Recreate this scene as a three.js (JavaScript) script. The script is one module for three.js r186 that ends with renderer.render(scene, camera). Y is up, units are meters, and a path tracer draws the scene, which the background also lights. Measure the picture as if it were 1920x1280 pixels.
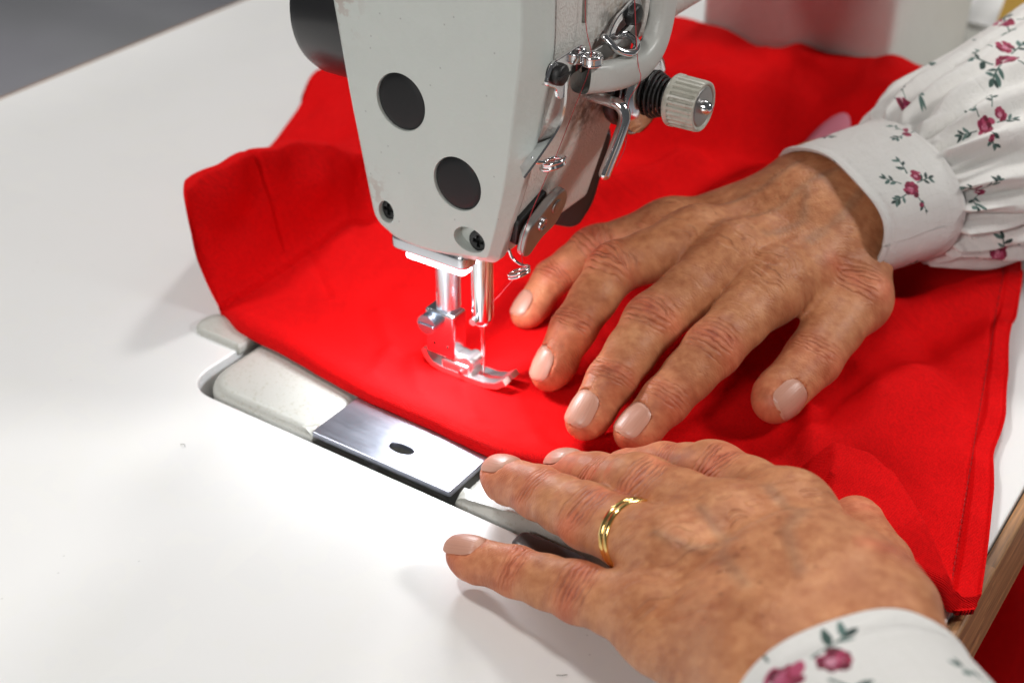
import * as THREE from 'three';
import { mergeGeometries, mergeVertices } from 'three/addons/utils/BufferGeometryUtils.js';
import { RoundedBoxGeometry } from 'three/addons/geometries/RoundedBoxGeometry.js';
import { Brush, Evaluator, SUBTRACTION } from 'three-bvh-csg';
import { RectAreaLightUniformsLib } from 'three/addons/lights/RectAreaLightUniformsLib.js';

// ---------------------------------------------------------------- camera, light, exposure
const scene = new THREE.Scene();
const camera = new THREE.PerspectiveCamera(27.657, 1.5, 0.02, 12);
camera.position.set(-0.331, 0.275, 0.2358);
camera.lookAt(-0.331 + 0.6953, 0.275 - 0.5446, 0.2358 - 0.469);
camera.focus = 0.408;
camera.userData.fStop = 11.5;
const renderer = new THREE.WebGLRenderer({ antialias: true });
renderer.toneMapping = THREE.LinearToneMapping;
renderer.toneMappingExposure = 0.98;
renderer.shadowMap.enabled = true;
scene.background = new THREE.Color().setRGB(0.075, 0.076, 0.078);   // even grey of the workshop around the table
RectAreaLightUniformsLib.init();
const LAMPS = [   // ceiling downlights: place, size, radiance
  [[0.62, 1.08, 1.10], 0.25, 60],
  [[1.15, 1.5, -0.15], 0.25, 47],
  [[-0.10, 1.6, -0.70], 0.22, 82],
  [[-1.70, 1.0, 0.12], 0.45, 22],
];
const LED_POWER = 300;

// ---------------------------------------------------------------- helpers
const V = (x, y, z) => new THREE.Vector3(x, y, z);
const lerp = (a, b, t) => a + (b - a) * t, clamp = (x, a = 0, b = 1) => Math.min(b, Math.max(a, x));
const sstep = (a, b, x) => { const t = clamp((x - a) / (b - a)); return t * t * (3 - 2 * t); };
function rng(seed) { let s = seed >>> 0; return () => { s = (s + 0x6D2B79F5) | 0; let t = Math.imul(s ^ (s >>> 15), 1 | s); t = (t + Math.imul(t ^ (t >>> 7), 61 | t)) ^ t; return ((t ^ (t >>> 14)) >>> 0) / 4294967296; }; }
const PT = new Float32Array(65536); { const r = rng(77); for (let i = 0; i < 65536; i++) PT[i] = r(); }
const hsh = (x, y) => PT[((x & 255) << 8) | (y & 255)];
function noise(x, y) { const xi = Math.floor(x), yi = Math.floor(y); let u = x - xi, v = y - yi; u = u * u * (3 - 2 * u); v = v * v * (3 - 2 * v);
  return (hsh(xi, yi) * (1 - u) + hsh(xi + 1, yi) * u) * (1 - v) + (hsh(xi, yi + 1) * (1 - u) + hsh(xi + 1, yi + 1) * u) * v; }
function fbm(x, y, o = 4) { let s = 0, a = .5, n = 0; for (let i = 0; i < o; i++) { s += a * noise(x, y); n += a; a *= .5; x = x * 2.03 + 17.3; y = y * 2.03 + 9.7; } return s / n; }
function tex(w, h, fn, srgb = false, wrap = true) {   // fn(u, v) -> [r, g, b] 0..1
  const d = new Uint8Array(w * h * 4);
  for (let j = 0; j < h; j++) for (let i = 0; i < w; i++) { const c = fn((i + .5) / w, (j + .5) / h), k = (j * w + i) * 4;
    if (typeof c === 'number') { d[k] = d[k + 1] = d[k + 2] = clamp(c) * 255; } else { d[k] = clamp(c[0]) * 255; d[k + 1] = clamp(c[1]) * 255; d[k + 2] = clamp(c[2]) * 255; } d[k + 3] = 255; }
  const t = new THREE.DataTexture(d, w, h, THREE.RGBAFormat); t.magFilter = THREE.LinearFilter; t.minFilter = THREE.LinearMipmapLinearFilter; t.generateMipmaps = true;
  t.wrapS = t.wrapT = wrap ? THREE.RepeatWrapping : THREE.ClampToEdgeWrapping; if (srgb) t.colorSpace = THREE.SRGBColorSpace; t.needsUpdate = true; return t;
}
const rep = (t, mx, my = mx) => { const c = t.clone(); c.repeat.set(1 / mx, 1 / my); c.needsUpdate = true; return c; };
const lin = (r, g, b) => new THREE.Color().setRGB(r, g, b);
const phys = (o) => new THREE.MeshPhysicalMaterial(o);
const used = {};
function numbered(n) { const k = used[n] = (used[n] ?? -1) + 1; return k ? `${n}_${String(k).padStart(3, '0')}` : n; }
function thing(name, label, category, at = [0, 0, 0], group) { const o = new THREE.Group(); o.name = numbered(name); o.position.set(...at); o.userData = { label, category }; if (group) o.userData.group = group; scene.add(o); return o; }
function rootOf(o) { let r = o; while (r.parent && r.parent !== scene) r = r.parent; return r; }
function put(name, geo, m, parent, label) {   // geometry in world coordinates, placed under its parent
  const o = new THREE.Mesh(geo, m); o.name = name; o.castShadow = o.receiveShadow = true;
  if (parent) { let p = parent, off = V(0, 0, 0); while (p && p !== scene) { off.add(p.position); p = p.parent; } o.position.sub(off); parent.add(o); } else scene.add(o);
  if (label) o.userData.label = label; return o;
}
function boxUV(g, off = [[0, 0], [0, 0], [0, 0]]) {   // uv in metres from the dominant axis; off shifts x, y, z facing sides
  g = g.index ? g.toNonIndexed() : g; const p = g.attributes.position, n = p.count, uv = new Float32Array(n * 2);
  for (let i = 0; i < n; i += 3) { const a = V().fromBufferAttribute(p, i), b = V().fromBufferAttribute(p, i + 1), c = V().fromBufferAttribute(p, i + 2);
    const q = b.clone().sub(a).cross(c.clone().sub(a)); const ax = Math.abs(q.x), ay = Math.abs(q.y), az = Math.abs(q.z);
    [a, b, c].forEach((t, k) => { const [u, v] = ax >= ay && ax >= az ? [t.z + off[0][0], t.y + off[0][1]] : ay >= az ? [t.x + off[1][0], t.z + off[1][1]] : [t.x + off[2][0], t.y + off[2][1]]; uv[(i + k) * 2] = u; uv[(i + k) * 2 + 1] = v; }); }
  g.setAttribute('uv', new THREE.BufferAttribute(uv, 2)); return g;
}
const join = (...g) => mergeGeometries(g.map(x => { const y = x.index ? x.toNonIndexed() : x; for (const k of Object.keys(y.attributes)) if (!['position', 'normal', 'uv'].includes(k)) y.deleteAttribute(k); return y; }));
const box = (x0, x1, y0, y1, z0, z1, r = .0006) => new RoundedBoxGeometry(x1 - x0, y1 - y0, z1 - z0, 3, Math.min(r, (x1 - x0) / 2.01, (y1 - y0) / 2.01, (z1 - z0) / 2.01)).translate((x0 + x1) / 2, (y0 + y1) / 2, (z0 + z1) / 2);
const AX = { x: g => g.rotateZ(-Math.PI / 2), y: g => g, z: g => g.rotateX(Math.PI / 2) };
const cyl = (axis, r0, r1, h, c, n = 40) => AX[axis](new THREE.CylinderGeometry(r1, r0, h, n)).translate(...c);   // r0 at the low end of the axis
const lathe = (axis, pts, c, n = 64) => AX[axis](new THREE.LatheGeometry(pts.map(p => new THREE.Vector2(p[0], p[1])), n)).translate(...c);   // [radius, along]
const tube = (pts, r, seg = 80, rs = 14, closed = false) => { const cu = new THREE.CatmullRomCurve3(pts.map(p => V(...p)), closed, 'catmullrom', .5); const t = new THREE.TubeGeometry(cu, seg, r, rs, closed); if (closed) return t;
  const a = new THREE.SphereGeometry(r, 12, 8).translate(...pts[0]), b = new THREE.SphereGeometry(r, 12, 8).translate(...pts[pts.length - 1]); return join(t, a, b); };
function shape(pts, r = 0) {   // polygon with rounded corners; r a number or one per corner
  const s = new THREE.Shape(), n = pts.length;
  pts.forEach((p, i) => { const a = pts[(i + n - 1) % n], b = pts[(i + 1) % n], R = Array.isArray(r) ? r[i] : r, P = new THREE.Vector2(...p), A = new THREE.Vector2(...a).sub(P), B = new THREE.Vector2(...b).sub(P);
    const k = Math.min(R, A.length() * .49, B.length() * .49), s0 = P.clone().addScaledVector(A.normalize(), k), s1 = P.clone().addScaledVector(B.normalize(), k);
    if (i) s.lineTo(s0.x, s0.y); else s.moveTo(s0.x, s0.y); if (k > 1e-6) s.quadraticCurveTo(P.x, P.y, s1.x, s1.y); });
  s.closePath(); return s;
}
function ellipsePath(cx, cy, rx, ry, rot = 0) { const p = new THREE.Path(); p.absellipse(cx, cy, rx, ry, 0, Math.PI * 2, true, rot); return p; }
const extr = (s, depth, bevel = 0, seg = 3, size = bevel) => new THREE.ExtrudeGeometry(s, { depth: depth - 2 * bevel, bevelEnabled: bevel > 0, bevelThickness: bevel, bevelSize: size, bevelOffset: -size, bevelSegments: seg, curveSegments: 20, steps: 1 }).translate(0, 0, bevel);
function smooth(g, ang = .6) {   // average normals of faces that meet at a small angle
  g = g.index ? g.toNonIndexed() : g; g.computeVertexNormals(); const p = g.attributes.position, n = p.count, m = new Map(), fn = g.attributes.normal, out = new Float32Array(n * 3), cs = Math.cos(ang);
  const key = i => `${Math.round(p.getX(i) * 2e5)},${Math.round(p.getY(i) * 2e5)},${Math.round(p.getZ(i) * 2e5)}`;
  for (let i = 0; i < n; i++) { const k = key(i); (m.get(k) ?? m.set(k, []).get(k)).push(i); }
  for (const l of m.values()) for (const i of l) { let x = 0, y = 0, z = 0; for (const j of l) { const d = fn.getX(i) * fn.getX(j) + fn.getY(i) * fn.getY(j) + fn.getZ(i) * fn.getZ(j); if (d > cs) { x += fn.getX(j); y += fn.getY(j); z += fn.getZ(j); } } const L = Math.hypot(x, y, z) || 1; out[i * 3] = x / L; out[i * 3 + 1] = y / L; out[i * 3 + 2] = z / L; }
  g.setAttribute('normal', new THREE.BufferAttribute(out, 3)); return g;
}
const zyToWorld = (g, x0) => g.applyMatrix4(new THREE.Matrix4().set(0, 0, 1, x0, 0, 1, 0, 0, -1, 0, 0, 0, 0, 0, 0, 1));   // shape (-z, y) extruded along +x
const xzToWorld = (g, y0) => g.applyMatrix4(new THREE.Matrix4().set(1, 0, 0, 0, 0, 0, 1, y0, 0, -1, 0, 0, 0, 0, 0, 1));   // shape (x, -z) extruded along +y
// a sheet from a grid of points, closed with a second side `thick` below it
function sheet(nu, nv, fn, thick, uvf, closedU = false) {
  const P = [], U = []; for (let j = 0; j <= nv; j++) for (let i = 0; i <= nu; i++) { const p = fn(i / nu, j / nv); P.push(p); U.push(uvf ? uvf(i / nu, j / nv, p) : [p.x, p.z]); }
  const W = nu + 1, N = P.map(() => V(0, 0, 0)), idx = [];
  for (let j = 0; j < nv; j++) for (let i = 0; i < nu; i++) { const a = j * W + i, b = a + 1, c = a + W, d = c + 1; idx.push(a, c, b, b, c, d); const n = P[d].clone().sub(P[a]).cross(P[b].clone().sub(P[c])); for (const k of [a, b, c, d]) N[k].add(n); }
  if (closedU) for (let j = 0; j <= nv; j++) { const a = j * W, b = a + nu; N[a].add(N[b]); N[b].copy(N[a]); }
  N.forEach(n => n.normalize());
  const pos = [], nor = [], uv = []; P.forEach((p, i) => { pos.push(p.x, p.y, p.z); nor.push(N[i].x, N[i].y, N[i].z); uv.push(...U[i]); });
  if (thick) { const o = P.length; P.forEach((p, i) => { const q = p.clone().addScaledVector(N[i], -thick); pos.push(q.x, q.y, q.z); nor.push(-N[i].x, -N[i].y, -N[i].z); uv.push(...U[i]); });
    const m = idx.length; for (let k = 0; k < m; k += 3) idx.push(o + idx[k], o + idx[k + 2], o + idx[k + 1]);
    const rim = (list, flip) => { const s = pos.length / 3; for (let k = 0; k < list.length; k++) { const a = list[k], b = list[Math.min(k + 1, list.length - 1)], a2 = list[Math.max(k - 1, 0)], t = P[b].clone().sub(P[a2]), n = t.cross(N[a]).normalize().multiplyScalar(flip); for (const q of [a, a + o]) { pos.push(pos[q * 3], pos[q * 3 + 1], pos[q * 3 + 2]); nor.push(n.x, n.y, n.z); uv.push(uv[q * 2], uv[q * 2 + 1]); } }
      for (let k = 0; k < list.length - 1; k++) { const a = s + k * 2; flip > 0 ? idx.push(a, a + 1, a + 2, a + 2, a + 1, a + 3) : idx.push(a, a + 2, a + 1, a + 1, a + 2, a + 3); } };
    const row = j => Array.from({ length: W }, (_, i) => j * W + i), col = i => Array.from({ length: nv + 1 }, (_, j) => j * W + i);
    rim(row(0), -1); rim(row(nv), 1); if (!closedU) { rim(col(0), 1); rim(col(nu), -1); } }
  const g = new THREE.BufferGeometry(); g.setAttribute('position', new THREE.Float32BufferAttribute(pos, 3)); g.setAttribute('normal', new THREE.Float32BufferAttribute(nor, 3)); g.setAttribute('uv', new THREE.Float32BufferAttribute(uv, 2)); g.setIndex(idx); return g;
}
function polyAt(pts, t) { const n = pts.length - 1, f = clamp(t) * n, i = Math.min(n - 1, Math.floor(f)), u = f - i, q = k => pts[clamp(k, 0, n)];   // Catmull-Rom through number lists
  return pts[0].map((_, k) => { const a = q(i - 1)[k], b = q(i)[k], c = q(i + 1)[k], d = q(i + 2)[k]; return .5 * (2 * b + (c - a) * u + (2 * a - 5 * b + 4 * c - d) * u * u + (3 * b - a - 3 * c + d) * u * u * u); }); }
function nearPoly(pts, x, z) { let best = 1e9, sd = 0, at = 0; for (let i = 0; i < pts.length - 1; i++) { const [ax, az] = pts[i], [bx, bz] = pts[i + 1], dx = bx - ax, dz = bz - az, L2 = dx * dx + dz * dz, t = clamp(((x - ax) * dx + (z - az) * dz) / L2), ex = x - ax - dx * t, ez = z - az - dz * t, d = Math.hypot(ex, ez); if (d < best) { best = d; sd = Math.sign(dz * ex - dx * ez) * d || 0; at = i + t; } } return [best, sd, at / (pts.length - 1)]; }

// ---------------------------------------------------------------- surfaces
const fineNoise = tex(512, 512, (u, v) => { const w = 512; return .5 * PT[(Math.floor(u * w) * 131 + Math.floor(v * w) * 7919) & 65535] + .5 * fbm(u * 64, v * 64, 3); });
const peel = tex(512, 512, (u, v) => fbm(u * 96, v * 96, 2) * .75 + .25 * fbm(u * 24 + 5, v * 24, 2));
const M = {};
{ // painted casting: one tile = 0.25 m; front of the head lies at u 0.3..0.6
  const S = 1024, mapT = tex(S, S, (u, v) => {
    const x = u * .25 - .1, y = v * .25; let c = [.83, .825, .80].map(k => k + .02 * (fbm(u * 40, v * 40, 3) - .5));
    const g = (cx, cy, rx, ry) => Math.exp(-(((x - cx) / rx) ** 2 + ((y - cy) / ry) ** 2));
    let d = .7 * g(.012, .100, .010, .007) + 1.0 * g(.021, .110, .012, .009) + .35 * g(.018, .128, .013, .012) + .35 * g(.028, .128, .02, .01);
    d *= sstep(.38, .75, fbm(u * 150, v * 150, 4) * .65 + .45 * fbm(u * 30, v * 34, 3)); const rust = sstep(.4, .7, fbm(u * 60 + 9, v * 60, 3));
    const dirt = [lerp(.20, .42, rust), lerp(.18, .30, rust), lerp(.16, .2, rust)]; d = clamp(d * .8);
    const sp = PT[(Math.floor(u * S / 2) * 311 + Math.floor(v * S / 2) * 7307) & 65535] > .9992 ? .35 : 0;
    return c.map((k, i) => lerp(lerp(k, dirt[i], d), .35, sp)); }, true);
  M.paint = phys({ map: rep(mapT, .25), roughness: .42, bumpMap: rep(peel, .06), bumpScale: .0003, clearcoat: .15, clearcoatRoughness: .35 });
}
M.paintSmooth = phys({ color: lin(.50, .505, .475), roughness: .38, bumpMap: rep(peel, .05), bumpScale: .0001, clearcoat: .25, clearcoatRoughness: .3, map: null });
{ // face plate, a smoother greyer enamel with rubbed corners
  const S = 1024, mapT = tex(S, S, (u, v) => { const z = u * .25 - .1, y = v * .25; let c = [.765, .785, .765].map(k => k + .014 * (fbm(u * 30, v * 30, 3) - .5));
    const wear = sstep(.52, .62, fbm(u * 120, v * 120, 4)) * Math.max(Math.exp(-(((z + .036) / .007) ** 2 + ((y - .138) / .012) ** 2)), .7 * Math.exp(-(((z + .026) / .004) ** 2 + ((y - .072) / .006) ** 2)));
    const sp = PT[(Math.floor(u * S / 2) * 173 + Math.floor(v * S / 2) * 4241) & 65535] > .9993 ? .4 : 0;
    return c.map((k, i) => lerp(lerp(k, [.66, .60, .57][i], wear * .8), .45, sp)); }, true);
  M.face = phys({ map: rep(mapT, .25), roughness: .4, bumpMap: rep(peel, .08), bumpScale: .00012, clearcoat: .2, clearcoatRoughness: .3 }); }
M.bed = phys({ color: lin(.50, .50, .46), roughness: .36, clearcoat: .4, clearcoatRoughness: .25, bumpMap: rep(peel, .03), bumpScale: .00004, map: rep(tex(512, 512, (u, v) => { const d = sstep(.6, .8, fbm(u * 150, v * 150, 3)); return [lerp(1, .93, d), lerp(1, .92, d), lerp(1, .89, d)]; }, true), .12) });
M.chrome = phys({ color: lin(.78, .78, .79), metalness: 1, roughness: .12 });
M.steel = phys({ color: lin(.62, .63, .66), metalness: 1, roughness: .24, bumpMap: rep(fineNoise, .02), bumpScale: .00001 });
M.plate = phys({ color: lin(.44, .46, .53), metalness: .95, roughness: .42, roughnessMap: rep(tex(512, 512, (u, v) => { const k = .85 + .2 * (fbm(u * 8, v * 8, 4) - .5) + .12 * (fbm(u * 90, v * 4, 2) - .5); return [k, k, k]; }), .06), bumpMap: rep(fineNoise, .02), bumpScale: .000012 });
M.satin = phys({ color: lin(.40, .39, .38), metalness: 1, roughness: .36, bumpMap: rep(fineNoise, .015), bumpScale: .00002 });
M.blackMetal = phys({ color: lin(.02, .02, .02), metalness: .3, roughness: .32, bumpMap: rep(fineNoise, .02), bumpScale: .00003 });
M.blackPlastic = phys({ color: lin(.014, .014, .015), roughness: .34, clearcoat: .25, clearcoatRoughness: .2 });
M.plug = phys({ color: lin(.008, .008, .009), specularIntensity: .6, roughness: .42, bumpMap: rep(fineNoise, .03), bumpScale: .00004 });
M.knob = phys({ color: lin(.44, .43, .37), roughness: .4, clearcoat: .3, clearcoatRoughness: .3, map: rep(tex(256, 256, (u, v) => { const d = sstep(.5, .9, fbm(u * 20, v * 20, 4)) * .16; return [1 - d, 1 - d, 1 - d * 1.1]; }, true), .03) });
M.rubber = phys({ color: lin(.10, .10, .105), roughness: .5, clearcoat: .4, clearcoatRoughness: .25 });
M.thread = phys({ color: lin(.45, .03, .04), roughness: .7 });
M.gold = phys({ color: lin(.86, .60, .22), metalness: 1, roughness: .16 });
M.laminate = phys({ roughness: .34, clearcoat: .35, clearcoatRoughness: .16, bumpMap: rep(fineNoise, .05), bumpScale: .00002, map: rep(tex(1024, 1024, (u, v) => { let k = .915 + .012 * (fbm(u * 20, v * 20, 4) - .5); const sp = PT[(Math.floor(u * 1024) * 911 + Math.floor(v * 1024) * 3571) & 65535] > .99992 ? .10 : 0; return [k - sp, k - sp, k - .005 - sp]; }, true), .5) });
M.wood = phys({ roughness: .5, map: rep(tex(512, 256, (u, v) => { const g = fbm(u * 6, v * 60, 4), r = fbm(u * 30, v * 200, 2); const k = .55 + .35 * (g - .5) + .2 * (r - .5); return [k * 1.05, k * .76, k * .5]; }, true), .2, .08) });
M.floor = phys({ roughness: .7, map: rep(tex(512, 512, (u, v) => { const k = .84 + .2 * (fbm(u * 4, v * 4, 4) - .5), b = fbm(u * 3 + 4, v * 3, 3) - .5; return [k + .02 * b, k, k + .025 + .05 * b]; }, true), 1.6) });
{ // red gabardine: fine ribs and slubs, uv in metres
  const rib = tex(512, 512, (u, v) => .5 + .32 * Math.sin((u * 40 + .6 * (fbm(u * 6, v * 6, 2) - .5)) * Math.PI * 2) * (.6 + .4 * noise(u * 40, v * 90)) + .25 * (fbm(u * 60, v * 60, 2) - .5));
  const tone = tex(512, 512, (u, v) => { const k = .90 + .36 * (fbm(u * 120, v * 240, 2) - .5) + .06 * (fbm(u * 5, v * 5, 3) - .5); return [k, k, k]; });
  M.red = phys({ color: lin(.84, .0045, .006), roughness: .7, specularIntensity: .12, bumpMap: rep(rib, .022), bumpScale: .00038, map: rep(tone, .06) });
}

// ---------------------------------------------------------------- lamps of the room (above the picture)
for (const [p, s, L] of LAMPS) {
  const t = thing('room_lamp', `square white lamp ${p[0] > 0 ? (p[2] > 0 ? 'over the right front of the table' : 'over the far end of the machine') : (p[2] < 0 ? 'above the back edge of the table' : 'low beyond the left end of the table')}`, 'lamp', p, 'lamps round the sewing table');
  t.lookAt(0, 0, .03);
  const part = (n, g, m) => { const o = new THREE.Mesh(g, m); o.name = n; t.add(o); };   // in the lamp's own axes, light leaving along +z
  part('lamp_housing', new RoundedBoxGeometry(s + .04, s + .04, .05, 3, .004).translate(0, 0, -.030), phys({ color: lin(.7, .7, .7), roughness: .5 }));
  part('lamp_diffuser', new RoundedBoxGeometry(s, s, .006, 2, .001).translate(0, 0, -.004), phys({ color: lin(.8, .8, .8), emissive: lin(1, .98, .94), emissiveIntensity: 3, roughness: .6 }));
  const l = new THREE.RectAreaLight(lin(1, .98, .955), L, s, s); l.position.set(...p); l.lookAt(0, 0, .03); scene.add(l);
}

// ---------------------------------------------------------------- floor and table
{ const g = new THREE.PlaneGeometry(9, 9).rotateX(-Math.PI / 2).translate(.5, -.75, -1); const o = put('floor', boxUV(g), M.floor); o.userData.kind = 'structure'; }
const table = thing('sewing_table', 'white laminate sewing table top with wooden front edge', 'table', [0, -.04, 0]);
{
  const s = new THREE.Shape(); s.moveTo(-.75, -.179); s.lineTo(.75, -.179); s.lineTo(.75, .337); s.lineTo(-.75, .337); s.closePath();
  const h = shape([[-.0668, -.103], [.44, -.103], [.44, .0800], [-.0668, .0800]], [.012, .004, .004, .0135]); s.holes.push(new THREE.Path(h.getPoints(16)));
  put('table_top', boxUV(xzToWorld(extr(s, .038, .0006, 2), -.038)), M.laminate, table);
  put('edge_band', boxUV(box(-.75, .75, -.038, -.0012, .1793, .1835, .0012)), M.wood, table, 'plain wooden band along the front edge');
  put('edge_band', boxUV(box(-.75, .75, -.038, -.0012, -.3415, -.3373, .0012)), M.wood, table);
  for (const [x, z] of [[-.7, -.29], [-.7, .13], [.7, -.29], [.7, .13]]) put('leg', box(x - .025, x + .025, -.75, -.0382, z - .025, z + .025, .003), M.satin, table);
}

// ---------------------------------------------------------------- sewing machine
const mach = thing('sewing_machine', 'grey white industrial sewing machine with lit needle area', 'sewing machine', [0, -.038, 0]);
const KS = .2426, frontZ = y => y > .129 ? .0378 : .0378 - (.129 - y) * KS;
{ // bed, with the notch that the slide plate covers
  const s = shape([[-.0637, -.1005], [.43, -.1005], [.43, .0772], [-.0637, .0772], [-.0637, .0242], [-.0388, .0242], [-.0388, -.0334], [-.0637, -.0334]], [.014, .004, .004, .015, .0008, .0006, .0006, .0008]);
  put('bed', boxUV(smooth(xzToWorld(extr(s, .0362, .005, 6), -.0354), .7)), M.bed, mach);
  put('bed_floor', box(-.0637, -.0392, -.0362, -.0335, -.0238, .033, .0006), M.bed, mach);
  const p = shape([[-.0644, -.0327], [-.0392, -.0327], [-.0392, .0236], [-.0644, .0236]], .001); p.holes.push(ellipsePath(-.055, -.0064, .0022, .0047, 0));
  put('slide_plate', boxUV(xzToWorld(extr(p, .0022, .0004, 2), -.0002)), M.plate, mach, 'polished steel slide plate with an oval finger hole');
  put('bed_hinge', boxUV(smooth(xzToWorld(extr(shape([[-.0405, .0785], [-.0265, .0785], [-.0265, .1035], [-.0405, .1035]], [.001, .001, .007, .007]), .0046, .0018, 4), -.0022), .8)), M.bed, mach);
  put('bed_cushion', smooth(xzToWorld(extr(shape([[-.0735, -.0605], [-.0735, -.085], [-.0652, -.085], [-.0652, -.0605]], .0035), .0056, .002, 4), -.0035), .8), M.rubber, mach, 'dark grey rubber cushion at the bed edge');
}
const HEAD = [[-.0372, .0600], [-.0372, .0600]];
const sil = [[-.0185, .0555], [-.004, .0547], [.0202, .0577], [.0316, .096], [.0377, .1288], [.0378, .146], [.0378, .225], [-.043, .225], [-.0412, .146], [-.0391, .1326], [-.0352, .1041], [-.0292, .0684], [-.0276, .0601]];
const toShape = (pts, r) => shape(pts.map(([z, y]) => [-z, y]).reverse(), Array.isArray(r) ? [...r].reverse() : r);
const silR = [.003, .01, .0035, .02, .02, .005, .02, .02, .01, .01, .01, .006, .004];
{ // face plate: flat front with a broad soft bevel
  const holeD = [];
  const fs = toShape(sil, silR);
  let g = extr(fs, .006, .0048, 7, .0052); g.dispose();
  // front only bevelled: build from rings
  const ring = fs.getSpacedPoints(420), inset = k => { // inset of the outline by k metres
    const n = ring.length - 1; return ring.slice(0, n).map((p, i) => { const a = ring[(i + n - 2) % n], b = ring[(i + 2) % n], t = new THREE.Vector2(b.x - a.x, b.y - a.y).normalize(), c = THREE.ShapeUtils.area(ring) > 0 ? 1 : -1; const w = k * lerp(.22, lerp(.42, 1, sstep(.062, .125, p.y)), sstep(-.012, .02, -p.x)); return new THREE.Vector2(p.x - t.y * w * c, p.y + t.x * w * c); }); };
  const prof = [[-.0160, 0], [-.0164, .0001], [-.0168, .0004], [-.0172, .0009], [-.0190, .0034], [-.0209, .0058], [-.0214, .0064], [-.0218, .0069], [-.0220, .0076]];
  const pos = [], idx = [], n = ring.length - 1;
  prof.forEach(([x, k], j) => inset(k).forEach(p => { const f = lerp(.22, lerp(.55, 1, sstep(.062, .125, p.y)), sstep(-.012, .02, -p.x)); pos.push(j ? lerp(-.022, x, f) : x, p.y, -p.x); }));
  for (let j = 0; j < prof.length - 1; j++) for (let i = 0; i < n; i++) { const a = j * n + i, b = j * n + (i + 1) % n, c = a + n, d = b + n; idx.push(a, c, b, b, c, d); }
  g = new THREE.BufferGeometry(); g.setAttribute('position', new THREE.Float32BufferAttribute(pos, 3)); g.setIndex(idx);
  // flat front with countersunk openings
  const fl = new THREE.Shape(inset(.0076)); const C4 = [[.0168 - .003, .1053, .0094, .0094], [-.007, .0833, .009, .009], [.0219, .0652, .0031, .0040], [-.0112, .0650, .0060, .0044]];
  for (const [cx, cy, rx, ry] of C4) fl.holes.push(ellipsePath(cx, cy, rx, ry));
  const fg = new THREE.ShapeGeometry(fl, 24).applyMatrix4(new THREE.Matrix4().set(0, 0, 1, -.022, 0, 1, 0, 0, -1, 0, 0, 0, 0, 0, 0, 1));
  const walls = C4.map(([cx, cy, rx, ry]) => { const q = [], ix = [], N = 48; for (let i = 0; i < N; i++) { const a = i / N * 6.28319; for (const [x, e] of [[-.022, 1], [-.0217, .985], [-.0180, .97]]) q.push(x, cy + ry * e * Math.sin(a), -(cx + rx * e * Math.cos(a))); } for (let i = 0; i < N; i++) { const a = i * 3, b = (i + 1) % N * 3; for (const o of [0, 1]) ix.push(a + o, b + o, a + o + 1, b + o, b + o + 1, a + o + 1); } for (let i = 1; i < N - 1; i++) ix.push(2, (i * 3) + 2, (i + 1) * 3 + 2); const w = new THREE.BufferGeometry(); w.setAttribute('position', new THREE.Float32BufferAttribute(q, 3)); w.setIndex(ix); return w; });
  const clean = x => { x = x.index ? x.toNonIndexed() : x; for (const k of Object.keys(x.attributes)) if (k !== 'position') x.deleteAttribute(k); return x; };
  g = smooth(mergeGeometries([g, fg, ...walls].map(clean)), .6);
  const face = put('face_plate', boxUV(g, [[.1, 0], [.1, .16], [.19, .16]]), M.face, mach, 'grey white end cover with two black plugs');
  // plugs and screws
  for (const [z, y, r] of [[-.0136, .1053, .0092], [.0072, .0833, .0088]])
    put('plug', smooth(lathe('x', [[0, .0041], [r * .7, .00395], [r - .0008, .0036], [r, .003], [r, .0002]].map(([a, b]) => [a, -b]), [-.0182, y, z]), .5), M.plug, face);
  const screwHead = (r) => { const cs = new THREE.Shape(); cs.absarc(0, 0, r, 0, Math.PI * 2); const w = r * .16, l = r * .55; cs.holes.push(new THREE.Path([[w, w], [l, w], [l, -w], [w, -w], [w, -l], [-w, -l], [-w, -w], [-l, -w], [-l, w], [-w, w], [-w, l], [w, l]].map(p => new THREE.Vector2(...p)))); return join(extr(cs, .0016, .0003, 2), new THREE.CircleGeometry(r * .9, 24).translate(0, 0, .0003)); };
  for (const [z, y, x] of [[-.0224, .0652, -.0186], [.0133, .0643, -.0186]])
    put('screw', smooth(screwHead(.0036).applyMatrix4(new THREE.Matrix4().set(0, 0, -1, x, 0, 1, 0, y, 1, 0, 0, z, 0, 0, 0, 1)), .4), M.blackMetal, face);
}
const bodyPts = sil.map(([z, y], i) => [z - Math.sign(z + .004) * .0004, y + (y < .07 ? .0004 : 0)]);
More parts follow.
